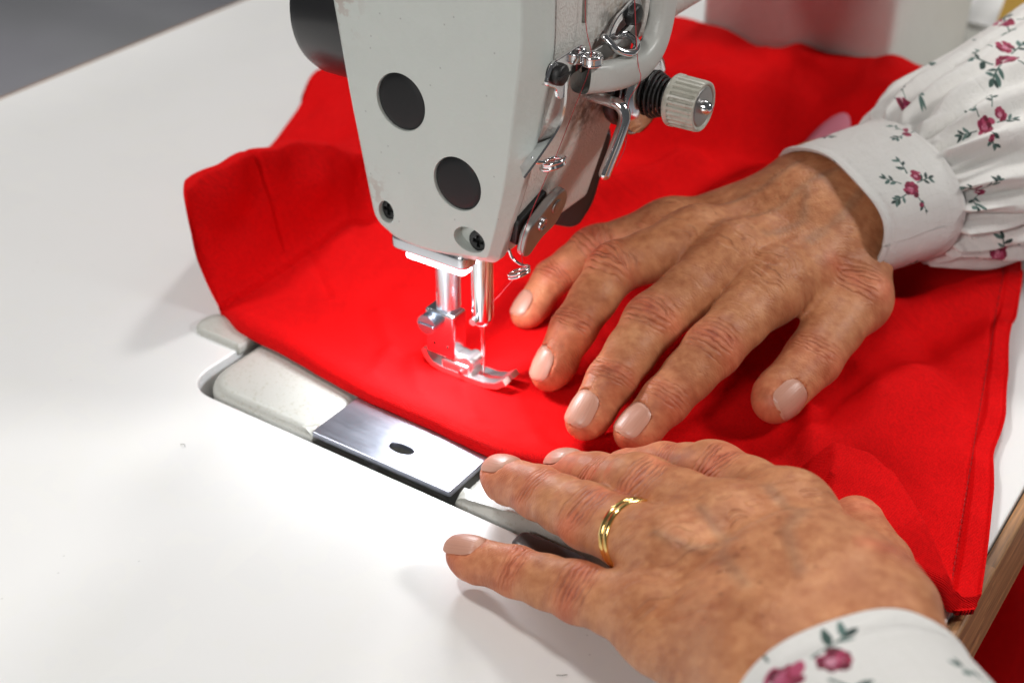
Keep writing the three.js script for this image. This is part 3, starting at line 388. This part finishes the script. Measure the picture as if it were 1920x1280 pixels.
  for (const s of [-1, 1]) palm.push(cap(W.clone().addScaledVector(lat, s * .0085), A.clone().addScaledVector(lat, s * .0075), .0172, .0165));
  for (const s of [-.5, .5]) palm.push(cap(W.clone().addScaledVector(lat, s * .012).addScaledVector(fwdv, .018), W.clone().addScaledVector(lat, s * .016), .0165, .0172));
  const web = [], knob = [], tend = [];
  for (let i = 0; i < 3; i++) { const p = F[order[i]], q = F[order[i + 1]]; web.push(cap(p.j[3].clone().lerp(p.j[2], .20).addScaledVector(dn, -.003), q.j[3].clone().lerp(q.j[2], .20).addScaledVector(dn, -.003), .0062, .0062)); }
  order.forEach((k, i) => { const m = F[k].j[3], kp = m.clone().addScaledVector(dn, F[k].r[5] * .30); knob.push(cap(kp, kp.clone().addScaledVector(fwdv, -.003), F[k].r[5] * .84, F[k].r[5] * .80)); tend.push(cap(m.clone().addScaledVector(dn, F[k].r[5] * .72), carp[i].clone().lerp(W, .2).addScaledVector(dn, .0035), .0030, .0022)); });
  const wig = rng(H.seed), veins = (H.veins ?? []).map(l => l.map(q => V(q[0] + H.plan[0] * .052, 0, q[2] + H.plan[1] * .052)));
  const groups = Object.values(F).map(q => { const bb = new THREE.Box3(); q.j.forEach(p => bb.expandByPoint(p)); bb.expandByScalar(.016); return { q, bb }; });
  const f = (x, y, z) => {
    let p = 1; for (const c of palm) p = smin(p, dist(c, x, y, z), .008); for (const c of web) p = smin(p, dist(c, x, y, z), .006); for (const c of knob) p = smin(p, dist(c, x, y, z), .007); for (const c of tend) p = smin(p, dist(c, x, y, z), .004);
    let d = p;
    for (const { q, bb } of groups) { const ox = Math.max(bb.min.x - x, x - bb.max.x, bb.min.y - y, y - bb.max.y, bb.min.z - z, z - bb.max.z); if (ox > .012) { d = Math.min(d, Math.max(ox, 0) + .004); continue; }
      let e = 1; for (const c of q.c) e = smin(e, dist(c, x, y, z), .0022);
      const px = x - q.j[0].x, py = y - q.j[0].y, pz = z - q.j[0].z, s = px * q.a.x + py * q.a.y + pz * q.a.z;
      if (!q.bare && s > q.s0 - .003 && s < .02) { const t = px * q.b.x + py * q.b.y + pz * q.b.z, h = px * q.n.x + py * q.n.y + pz * q.n.z; if (h > 0) { const o = Math.max(Math.abs(t) - q.half(clamp(s, q.s0, q.s1 - 1e-5)) - .0004, q.s0 - .0003 - s), cut = Math.max(o, q.hn(s, t) - .0006 - h); e = smax(e, -cut, .0006); } }
      d = Math.min(d, smin(p, e, .0065)); }
    return d;
  };
  const bb = new THREE.Box3(); Object.values(F).forEach(q => q.j.forEach(p => bb.expandByPoint(p))); bb.expandByPoint(W); bb.expandByPoint(A); bb.expandByScalar(.03);
  const g = surfaceNet(bb.min, bb.max, H.cell ?? .0011, f), P = g.attributes.position, uv = new Float32Array(P.count * 2), [hx, hz] = H.plan, x0 = bb.min.x + hx * (hx > 0 ? bb.min.y : bb.max.y), z0 = bb.min.z + hz * (hz > 0 ? bb.min.y : bb.max.y), SX = bb.max.x + hx * (hx > 0 ? bb.max.y : bb.min.y) - x0, SZ = bb.max.z + hz * (hz > 0 ? bb.max.y : bb.min.y) - z0;
  for (let i = 0; i < P.count; i++) { uv[i * 2] = (P.getX(i) + hx * P.getY(i) - x0) / SX; uv[i * 2 + 1] = (P.getZ(i) + hz * P.getY(i) - z0) / SZ; } g.setAttribute('uv', new THREE.BufferAttribute(uv, 2));
  // skin maps in a slanting plan of the hand (seen from above its outer side): creases lie across the finger joints
  const sl = p => V(p.x + hx * p.y, 0, p.z + hz * p.y), SJ = {}; for (const k of Object.keys(F)) SJ[k] = F[k].j.map(sl); const Ws = sl(W), As = sl(A), fwS = sl(F.middle.j[3]).sub(Ws).normalize(), laS = V(-fwS.z, 0, fwS.x);
  const TW = 1280, TH = Math.round(TW * SZ / SX), Q = Object.entries(F).map(([k, q]) => ({ k, q, seg: [0, 1, 2].map(i => [SJ[k][i].x, SJ[k][i].z, SJ[k][i + 1].x, SJ[k][i + 1].z, q.j[i].distanceTo(q.j[i + 1])]) }));
  const spots = Array.from({ length: 16 }, () => { const t = wig(), u = wig(); const c = carp[0].clone().lerp(carp[3], t).lerp(F.index.j[3].clone().lerp(F.pinky.j[3], t), u * 1.1); sl(c).toArray().forEach((e, i) => c.setComponent(i, e)); return [c.x, c.z, .0005 + .0011 * wig() * wig(), (.2 + .35 * wig()) * (H.spotty ?? .7)]; });
  const bump = new Float32Array(TW * TH), col = new Uint8Array(TW * TH * 4);
  for (let jy = 0; jy < TH; jy++) for (let ix = 0; ix < TW; ix++) { const x = x0 + (ix + .5) / TW * SX, z = z0 + (jy + .5) / TH * SZ; let best = 1e9, q0 = null, along = 0, side = 0, sgi = 0, tt = 0, segL = 1;
    for (const e of Q) for (let i = 0; i < 3; i++) { const [ax, az, bx, bz, L] = e.seg[i], dx = bx - ax, dz = bz - az, l2 = dx * dx + dz * dz, tr = ((x - ax) * dx + (z - az) * dz) / l2, t = clamp(tr), d = Math.hypot(x - ax - dx * t, z - az - dz * t); if (d < best) { best = d; q0 = e; sgi = i; tt = i === 0 && tr < 0 ? tr : t; segL = L; side = ((x - ax) * dz - (z - az) * dx) / Math.sqrt(l2); } }
    if (best > .0145) { let nr = best; for (const k of order) nr = Math.min(nr, segD(x, z, SJ[k][3].x, SJ[k][3].z, As.x, As.z)[0]); nr = Math.min(nr, segD(x, z, SJ.thumb[3].x, SJ.thumb[3].z, SJ.thumb[2].x, SJ.thumb[2].z)[0]); if (nr > .030) { const k = jy * TW + ix; col[k * 4] = 178; col[k * 4 + 1] = 124; col[k * 4 + 2] = 92; col[k * 4 + 3] = 255; continue; } }
    const onF = 1 - sstep(.010, .014, best); let b = 0, red = 0;
    // position along the finger from the tip, in metres of bone
    let s = 0; for (let i = 0; i < sgi; i++) s += q0.seg[i][4]; s += tt * segL;
    const jd = q0.seg[0][4], jp = jd + q0.seg[1][4], jm = jp + q0.seg[2][4], wob = .0012 * (fbm(x * 420 + 7, z * 420, 2) - .5) + side * side * 18 * (s > jp ? 1 : -.6), cr = (c, w, n, sp, dep) => { const e = s + wob - c; if (Math.abs(e) > w) return 0; let v = 0; for (let q = 0; q < n; q++) { const o = (q - (n - 1) / 2) * sp + .0006 * (PT[(q * 77 + Math.round(c * 1e5)) & 65535] - .5), wd = .00032 + .00016 * PT[(q * 31 + 9) & 65535], de = (e - o) / wd; if (Math.abs(de) < 3) v = Math.max(v, Math.exp(-de * de) * (.35 + .65 * noise(q * 5.3 + c * 800, side * 420 + q * 9)) * (1 - .6 * Math.abs(q - (n - 1) / 2) / (n / 2))); } return -dep * v * (1 - sstep(.55, 1.05, Math.abs(side) / .0085)); };
    if (onF > 0) { const th = q0.k === 'thumb'; b += onF * (cr(jp, .0100, 7, .0021, 2.2) + cr(jd, .0060, 5, .0016, 1.5) + cr(jp * .55 + jm * .45, .014, 5, .0045, .25)); red += onF * (.75 * Math.exp(-(((s - jp) / .006) ** 2)) + .45 * Math.exp(-(((s - jd) / .005) ** 2)) + .40 * sstep(.006, -.004, s) + .35 * sstep(.034, .004, s)); }
    // back of the hand: fine lozenge skin, long soft tendon and vein lines
    const back = 1 - onF, lu = (x - Ws.x) * fwS.x + (z - Ws.z) * fwS.z, lv = (x - Ws.x) * laS.x + (z - Ws.z) * laS.z;
    const c1 = fbm(lu * 1000 + 3 * noise(lv * 300, lu * 300), lv * 640, 2), c2 = fbm(lu * 700 + lv * 700, lv * 800 - lu * 600, 2);
    const gv = p => { const q = p - Math.floor(p) - .5; return Math.exp(-q * q * 40); }, wn = 1.1 * (fbm(lu * 420, lv * 420, 2) - .5), lat1 = gv((lu * .80 + lv * .60) / .00115 + 2.2 * wn) * (.3 + .7 * noise(lu * 900 + 4, lv * 900)), lat2 = gv((lu * .72 - lv * .69) / .0013 + 2.4 * wn + .4) * (.3 + .7 * noise(lu * 800, lv * 800 + 8));
    b += back * (-.22 * lat1 - .22 * lat2 + .25 * (c2 - .5)); b -= onF * .20 * gv((s + .4 * side) / .0010 + 2 * wn) * noise(s * 900, side * 700) + onF * .16 * gv((s - .6 * side) / .0012 + 2 * wn) * noise(s * 700, side * 900); b += .5 * (fbm(x * 260, z * 260, 3) - .5) * (.3 + .7 * back);
    let vein = 0; for (const l of veins) for (let i = 0; i < l.length - 1; i++) { const [e] = segD(x, z, l[i].x, l[i].z, l[i + 1].x, l[i + 1].z); vein = Math.max(vein, Math.exp(-(((e + .0012 * (noise(x * 200, z * 200) - .5)) / .0017) ** 2))); }
    b += vein * .55; order.forEach((k, i) => { const m = SJ[k][3], d = Math.hypot(x - m.x, z - m.z); red += .55 * Math.exp(-((d / .008) ** 2)) * back; b -= .9 * sstep(.55, .8, noise(lu * 760 + 3 * noise(lv * 200, lu * 200), lv * 190 + i * 31)) * Math.exp(-((d / .010) ** 2)); });
    const mot = fbm(x * 130 + 9, z * 130, 4) - .5, mo2 = fbm(x * 520, z * 520 + 3, 3) - .5; let R = .715 + .16 * mot + .13 * mo2, G = .475 + .15 * mot + .15 * mo2, Bl = .325 + .12 * mot + .12 * mo2;
    red = clamp(red * (.55 + .9 * fbm(x * 200, z * 200 + 5, 2)), 0, 1); R += .055 * red; G -= .040 * red; Bl -= .012 * red; R -= .055 * vein; G -= .012 * vein; Bl += .012 * vein;
    for (const [sx, sz, sr, sa] of spots) { const d = Math.hypot(x - sx, z - sz) / sr; if (d < 1.6) { const k = sa * (1 - sstep(.5, 1.5, d + .5 * (noise(x * 2500, z * 2500) - .5))); R = lerp(R, .42, k); G = lerp(G, .23, k); Bl = lerp(Bl, .14, k); } }
    const k = jy * TW + ix; bump[k] = b; const dk = .05 * clamp(-b * .6, 0, 1); col[k * 4] = clamp(R - dk * .6) * 255; col[k * 4 + 1] = clamp(G - dk) * 255; col[k * 4 + 2] = clamp(Bl - dk) * 255; col[k * 4 + 3] = 255; }
  const mk = (d, srgb) => { const t = new THREE.DataTexture(d, TW, TH, THREE.RGBAFormat); t.magFilter = THREE.LinearFilter; t.minFilter = THREE.LinearFilter; if (srgb) t.colorSpace = THREE.SRGBColorSpace; t.needsUpdate = true; return t; };
  const bd = new Uint8Array(TW * TH * 4); for (let i = 0; i < bump.length; i++) { const q = clamp(.55 + bump[i] * .2) * 255; bd[i * 4] = bd[i * 4 + 1] = bd[i * 4 + 2] = q; bd[i * 4 + 3] = 255; }
  const m = phys({ map: mk(col, true), bumpMap: mk(bd, false), bumpScale: .0026, roughness: .5, specularIntensity: .7, sheen: .15, sheenRoughness: .5, sheenColor: lin(1, .7, .6) });
  // nails: curved plates with a pale free edge
  const nails = Object.entries(F).filter(([k]) => !(H.noNail ?? []).includes(k)).map(([k, q]) => { const g = sheet(18, 22, (u, v) => { const s = lerp(q.s0, q.s1, .5 - .5 * Math.cos(Math.PI * (.02 + .96 * v))), t = (u * 2 - 1) * q.half(clamp(s, q.s0, q.s1)) * 1.02; return q.j[0].clone().addScaledVector(q.a, s).addScaledVector(q.b, t).addScaledVector(q.n, q.hn(s, t) - .0011 * sstep(.22, 0, v) - .0004 * sstep(.8, 1, v) - .0005 * Math.pow(Math.abs(2 * u - 1), 6)); }, .0005, (u, v) => [u, v]); return [k, g]; });
  return { g, m, nails, F, dn, lat, fwdv, W };
}
const nailMap = tex(128, 256, (u, v) => { const edge = v + .35 * (u - .5) ** 2, free = .6 * sstep(.93, .97, edge), lun = sstep(.26, .18, v + 1.1 * (u - .5) ** 2), r = .02 * (noise(u * 60, 3) - .5); const c = [.745, .545, .465].map(k => k + r); return c.map((k, i) => lerp(lerp(k, [.81, .64, .56][i], lun * .7), [.83, .74, .62][i], free)); }, true, false);
const nailBump = tex(128, 64, (u, v) => noise(u * 34, 1), false, false);
M.nail = phys({ map: nailMap, roughness: .42, clearcoat: .15, clearcoatRoughness: .3, bumpMap: nailBump, bumpScale: .00006 });

const person = thing('person', 'hands in white floral blouse sleeves holding the red cloth, one ring', 'person', [.02, .004, .1]);
const RH = makeHand({ seed: 5, plan: [.5, -.2], cell: .0011,
  index: [[-0.0157, 0.0120, 0.0710], [-0.0045, 0.0180, 0.0745], [0.0169, 0.0280, 0.0797], [0.0502, 0.0380, 0.0848]],
  middle: [[-.0185, .0120, .0545], [-.0072, .0200, .0559], [.0172, .0300, .0568], [.0530, .0420, .0678]],
  ring: [[-.0013, .0115, .0297], [.0079, .0235, .0321], [.0314, .0360, .0334], [.0571, .0410, .0503]],
  pinky: [[.0272, .0105, .0016], [.0390, .0190, .0038], [.0531, .0280, .0131], [.0671, .0360, .0347]],
  thumb: [[0.0229, 0.0140, 0.1013], [0.0426, 0.0195, 0.1045], [0.0759, 0.0265, 0.1048], [0.1111, 0.0330, 0.0864]],
  wrist: [.1087, .0440, .0827], arm: [.160, .0520, .1120], scale: { ring: 1.0 }, roll: { thumb: [.02, .48, .88], ring: [-.2, 1, -.35], pinky: [-.2, 1, -.45], index: [-.1, 1, -.15], middle: [-.1, 1, -.2] },
  veins: [[[.100, 0, .068], [.085, 0, .064], [.072, 0, .056], [.062, 0, .045]], [[.104, 0, .085], [.090, 0, .078], [.074, 0, .074], [.060, 0, .062]], [[.086, 0, .078], [.072, 0, .084], [.058, 0, .077]], [[.098, 0, .095], [.080, 0, .094], [.064, 0, .090]]] });
const LH = makeHand({ seed: 9, plan: [.6, -.2], cell: .0011, noNail: ['thumb', 'index'],
  pinky: [[-0.0914, 0.0090, 0.0599], [-0.0927, 0.0130, 0.0764], [-0.0965, 0.0200, 0.0992], [-0.1049, 0.0330, 0.1274]],
  ring: [[-0.0589, 0.0115, 0.0493], [-0.0656, 0.0180, 0.0662], [-0.0760, 0.0270, 0.0894], [-0.0900, 0.0410, 0.1240]],
  middle: [[-0.0462, 0.0120, 0.0636], [-0.0543, 0.0210, 0.0791], [-0.0640, 0.0330, 0.0990], [-0.0777, 0.0450, 0.1323]],
  index: [[-0.0359, 0.0120, 0.0788], [-0.0401, 0.0220, 0.0934], [-0.0463, 0.0320, 0.1125], [-0.0635, 0.0440, 0.1420]],
  thumb: [[-0.0221, 0.0135, 0.1471], [-0.0422, 0.0195, 0.1603], [-0.0687, 0.0300, 0.1723], [-0.0958, 0.0420, 0.1774]],
  wrist: [-.1113, .0540, .1700], arm: [-.1480, .0515, .2075], scale: { ring: 1.02, pinky: 1.04 }, nailOut: { pinky: .0022 },
  veins: [[[-.108, 0, .150], [-.100, 0, .140], [-.093, 0, .138], [-.084, 0, .126]], [[-.100, 0, .158], [-.088, 0, .150], [-.078, 0, .150], [-.068, 0, .137]], [[-.093, 0, .140], [-.098, 0, .130], [-.097, 0, .120]]] });
for (const [h, lab] of [[RH, 'hand pressing flat on the cloth beside the presser foot'], [LH, 'hand with a gold ring at the edge of the cloth']]) {
  const o = put('hand', h.g, h.m, person, lab); for (const [k, g] of h.nails) put('fingernail', g, M.nail, o);
}
// printed blouse: a canvas per sleeve, flowers placed as on the cloth
function flower(c, x, y, s, rot, kind) { const r = rng(Math.round(x * 7 + y * 13) + 5); c.save(); c.translate(x, y); c.rotate(rot); c.scale(s, s);
  const leaf = (px, py, a, l) => { c.save(); c.translate(px, py); c.rotate(a); c.fillStyle = ['#3f5852', '#52706a', '#2f4440', '#64807a'][Math.floor(r() * 4)]; c.beginPath(); c.moveTo(0, 0); c.quadraticCurveTo(l * .5, -l * .42, l, 0); c.quadraticCurveTo(l * .5, l * .42, 0, 0); c.fill(); c.restore(); };
  const blob = (px, py, R, cols) => { for (let i = 0; i < 26; i++) { const a = r() * 6.28, d = R * Math.sqrt(r()) * .8; c.fillStyle = cols[Math.floor(r() * cols.length)]; c.beginPath(); c.ellipse(px + d * Math.cos(a), py + d * Math.sin(a), R * (.22 + .2 * r()), R * (.14 + .16 * r()), a + 1.2, 0, 7); c.fill(); } };
  const sprig = (px, py, a, n) => { c.strokeStyle = '#4a625b'; c.lineWidth = .7; c.beginPath(); c.moveTo(px, py); const ex = px + 10 * Math.cos(a), ey = py + 10 * Math.sin(a); c.lineTo(ex, ey); c.stroke(); for (let i = 0; i < n; i++) { const t = .35 + .65 * i / (n - 1); leaf(lerp(px, ex, t), lerp(py, ey, t), a + (i % 2 ? 1 : -1) * (.6 + .5 * r()), 4.2 + 2 * r()); } leaf(ex, ey, a, 5); };
  const rose = ['#8a1f3e', '#a2294b', '#6f1731', '#bf4a6e', '#b2385c', '#93234a'];
  if (kind !== 2) { sprig(-5, -4, 3.7 + .4 * r(), 5); sprig(3, -6, 4.9 + .4 * r(), 4); sprig(6, 5, .9 + .4 * r(), 4); sprig(-5, 4, 2.4, 3); sprig(12, -1, -.3, 3); blob(0, 0, 6.4, rose); blob(-.5, -.5, 2.4, ['#d98aa2', '#c25a7c']); blob(11.5, 5, 4.4, rose); blob(11, 4.6, 1.6, ['#dd96ac']); blob(-10.5, 7.5, 2.2, rose); }
  else { sprig(-2, -2, 3.6, 4); sprig(3, 2, .8, 4); blob(0, 0, 3.6, rose); blob(6, -2, 2.6, rose); sprig(5, -4, 5.2, 3); }
  c.restore(); }
function printed(list, mmW, mmH, base = '#f4f2ee') { const k = 8, W = Math.min(2048, mmW * k), Hh = Math.min(2048, mmH * k), cv = document.createElement('canvas'); cv.width = W; cv.height = Hh; const c = cv.getContext('2d'); c.fillStyle = base; c.fillRect(0, 0, W, Hh);
  const r = rng(31); for (let i = 0; i < 2600; i++) { c.strokeStyle = r() > .5 ? 'rgba(250,249,245,.16)' : 'rgba(205,202,194,.16)'; c.lineWidth = 1; const x = r() * W, y = r() * Hh, l = 10 + 60 * r(); c.beginPath(); c.moveTo(x, y); if (r() > .5) c.lineTo(x + l, y); else c.lineTo(x, y + l); c.stroke(); }
  for (const [u, v, s, rot, kind] of list) flower(c, u * W, v * Hh, s * W / mmW * .5, rot, kind); const t = new THREE.CanvasTexture(cv); t.colorSpace = THREE.SRGBColorSpace; t.flipY = false; t.wrapS = t.wrapT = THREE.RepeatWrapping; return t; }
const weave = tex(512, 512, (u, v) => .5 + .22 * (Math.sin(u * 512 / 4 * 1.57 * 2) * Math.cos(v * 512 / 4 * 1.57 * 2)) + .35 * (fbm(u * 90, v * 30, 2) - .5) + .35 * (fbm(u * 30, v * 90, 2) - .5) + .8 * (fbm(u * 9, v * 9, 3) - .5));
function makeSleeve(o) {   // o: axis points, lat and up directions, cuff length, half sizes, prints
  const cu = new THREE.CatmullRomCurve3(o.axis.map(p => V(...p))), frame = t => { const p = cu.getPointAt(clamp(t)), a = cu.getTangentAt(clamp(t)), l = o.lat.clone().addScaledVector(a, -o.lat.dot(a)).normalize(), n = l.clone().cross(a); if (n.y < 0) n.negate(); return { p, a, l, n }; };
  const LEN = cu.getLength(), tc = o.cuff / LEN;
  const cuffPt = (th, s, grow = 0) => { const k = frame(s * tc), w = o.w + .001 * s + grow, h = o.h + .001 * s + grow, c = Math.cos(th), sn = Math.sin(th), e = 1 + .012 * Math.sin(th * 3 + 1) + .02 * (noise(th * 1.5 + 9, s * 3) - .5); return k.p.addScaledVector(k.l, w * c * e).addScaledVector(k.n, h * sn * e + (o.drop ?? 0) * (sn < 0 ? sn : 0)).addScaledVector(k.a, .0015 * Math.sin(th * 2 + o.ph) + (s > .5 ? 0 : .0008 * Math.sin(th * 5))); };
  const sl = new THREE.Group(); sl.name = 'sleeve'; person.add(sl);
  const fabricMat = (map, br) => phys({ map, roughness: .85, sheen: .2, sheenRoughness: .6, sheenColor: lin(1, 1, 1), bumpMap: br, bumpScale: .0008 });
  const uvOf = (th, s) => [th / (Math.PI * 2), s];
  const wv = (a, b) => { const t = weave.clone(); t.repeat.set(a, b); t.needsUpdate = true; return t; };
  put('cuff', sheet(160, 40, (u, v) => { const th = u * Math.PI * 2; const lip = .0006 * Math.exp(-(((v - .03) / .02) ** 2)) + .0006 * Math.exp(-(((v - .97) / .02) ** 2)) - .0005 * Math.exp(-(((v - .1) / .012) ** 2)); return cuffPt(th, v, lip + .0005); }, .0016, (u, v) => uvOf(u * Math.PI * 2, v), true), fabricMat(printed(o.cuffPrint, 170, o.cuff * 1000), wv(6, 1.4)), sl);
  // body of the sleeve, gathered into the cuff
  const body = sheet(420, 150, (u, v) => { const th = u * Math.PI * 2, t = tc * .97 + (1 - tc * .97) * v, k = frame(t), d = v * (LEN - o.cuff), puff = o.puff * sstep(0, .028, d) + o.grow * v, c = Math.cos(th), sn = Math.sin(th);
    const g1 = Math.sin(th * 21 + 4.5 * noise(th * 2.2 + 3, d * 34) + 7 * noise(th * 1.1, 3)), g2 = Math.sin(th * 41 + 5 * noise(th * 3, d * 60)), fade = sstep(0, .004, d) * (1 - .72 * sstep(.012, .075, d)), pl = .0030 * g1 * fade + .0014 * g2 * sstep(0, .003, d) * (1 - sstep(.008, .03, d)), big = .006 * (fbm(th * 1.4 + 5, d * 22 + o.ph, 3) - .5) * sstep(.005, .04, d);
    const w = o.w + puff + pl + big, h = o.h + puff * .95 + pl + big; return k.p.addScaledVector(k.l, w * c).addScaledVector(k.n, h * sn + (o.drop ?? 0) * (sn < 0 ? sn : 0)).addScaledVector(k.a, -.001 * g1 * fade); }, .0008, (u, v) => uvOf(u * Math.PI * 2, v), true);
  put('sleeve_body', body, fabricMat(printed(o.print, 230, (LEN - o.cuff) * 1000), wv(8, 3)), sl); return sl;
}
makeSleeve({ axis: [[.0955, .0430, .0820], [.115, .0445, .0925], [.137, .0465, .1050], [.166, .0520, .1215], [.205, .0610, .1440]], lat: V(-.32, .08, .94), cuff: .036, w: .0300, h: .0240, puff: .0075, grow: .014, ph: 1,
  cuffPrint: [[.10, .45, 1, .5, 0], [.36, .3, 1, 2, 0], [.22, .9, .8, 1, 2], [.6, .5, 1, 0, 0], [.85, .5, 1, 3, 0]],
  print: [[.05, .10, .9, 0, 2], [.16, .22, 1, 1, 0], [.30, .12, .9, 2, 0], [.24, .5, 1.3, .4, 0], [.08, .45, 1, 2.6, 0], [.40, .42, 1.1, .8, 0], [.9, .2, 1, 0, 0], [.75, .4, 1, 2, 0], [.55, .3, 1, 1, 0], [.33, .75, 1.2, 0, 0], [.15, .8, 1.2, 1, 0]] });
makeSleeve({ axis: [[-0.1252, 0.0489, 0.1807], [-0.1361, 0.0504, 0.1936], [-0.1509, 0.0525, 0.2112], [-0.1733, 0.0557, 0.2378]], lat: V(.77, .12, .64), cuff: .052, w: .0272, h: .0255, puff: .009, grow: .012, ph: 2,
  cuffPrint: [[.62, .25, 1.2, 1.2, 0], [.335, .13, 1.55, 2.4, 0], [.09, .40, 1.2, .6, 2], [.02, .6, 1, 0, 0], [.85, .5, 1, 0, 0]], print: [[.1, .3, 1, 0, 0], [.3, .3, 1, 1, 0], [.5, .4, 1, 2, 0], [.8, .4, 1, 2, 0]] });
// wedding ring on the left hand
{
  const q = LH.F.ring, p = q.j[2].clone().lerp(q.j[3], .50), a = q.j[3].clone().sub(q.j[2]).normalize(), t = thing('ring', 'plain gold double band ring on the hand at the cloth edge', 'ring', p.toArray());
  const rot = new THREE.Quaternion().setFromUnitVectors(V(0, 0, 1), a);
  for (const s of [-1, 1]) { const R = .00955, pts = []; for (let i = 0; i <= 16; i++) { const b = i / 16 * Math.PI * 2; pts.push([R + .00062 * Math.cos(b), .00092 * Math.sin(b)]); } const g = new THREE.LatheGeometry(pts.map(e => new THREE.Vector2(...e)), 96).rotateX(Math.PI / 2).translate(0, 0, s * .00105 + .0002).applyQuaternion(rot).translate(p.x, p.y, p.z); put('band', g, M.gold, t); }
}
// ---------------------------------------------------------------- background: cloth under the table edge, things on the far table
{
  const t = thing('hanging_fabric', 'red cloth hanging in folds under the front table edge', 'fabric', [.1, -.04, .1]);
  put('cloth_panel', sheet(200, 70, (u, v) => { const z = lerp(.01, .36, u), y = lerp(-.0385 - .03 * sstep(.17, .19, z), -.46, v); return V(.112 + .020 * Math.sin(z * 95 + 4 * noise(y * 9, 3) + y * 10) * sstep(0, .15, v) + .016 * (fbm(z * 40, y * 24, 2) - .5), y, z); }, .001), M.red, t);
}
{
  const t = thing('folded_garment', 'white garment with yellow trim lying beyond the machine column', 'garment', [.46, .001, .09]);
  put('garment_body', sheet(70, 60, (u, v) => { const x = lerp(.385, .62, u), z = lerp(.046, .16, v), e = Math.min(u, 1 - u, v, 1 - v); return V(x, .003 + .030 * sstep(0, .25, e) + .010 * (fbm(x * 60, z * 60, 3) - .5) * sstep(0, .15, e), z); }, .001), phys({ color: lin(.72, .71, .7), roughness: .9 }), t);
  put('trim_band', sheet(8, 40, (u, v) => { const x = lerp(.392, .52, v), z = lerp(.052, .063, u); return V(x, .007 + .028 * sstep(0, .25, v), z); }, .001), phys({ color: lin(.50, .30, .05), roughness: .7 }), t, 'mustard yellow woven trim');
  put('printed_patch', sheet(10, 20, (u, v) => { const x = lerp(.45, .56, v), z = lerp(.078, .092, u); return V(x, .039 + .002 * Math.sin(v * 9), z); }, .001), phys({ color: lin(.03, .03, .035), roughness: .8 }), t, 'black printed patch');
}
for (const [lab, pts] of [['tiny curled hair lying on the white table by the bed cushion', [[-.0790, .0004, .0500], [-.0775, .0006, .0535], [-.0765, .0004, .0565], [-.0745, .0005, .0580]]], ['short dark lint fibre on the white table below the hand with the ring', [[-.1085, .0004, .1000], [-.1080, .0007, .1015], [-.1068, .0004, .1022]]], ['small grey lint fibre on the white table left of the slide plate', [[-.0920, .0004, -.0560], [-.0915, .0006, -.0548], [-.0922, .0004, -.0538]]]]) {
  const t = thing('lint_fibre', lab, 'lint', pts[0]); put('fibre', tube(pts, .00009, 30, 5), phys({ color: lin(.12, .10, .09), roughness: .9 }), t);
}
renderer.render(scene, camera);
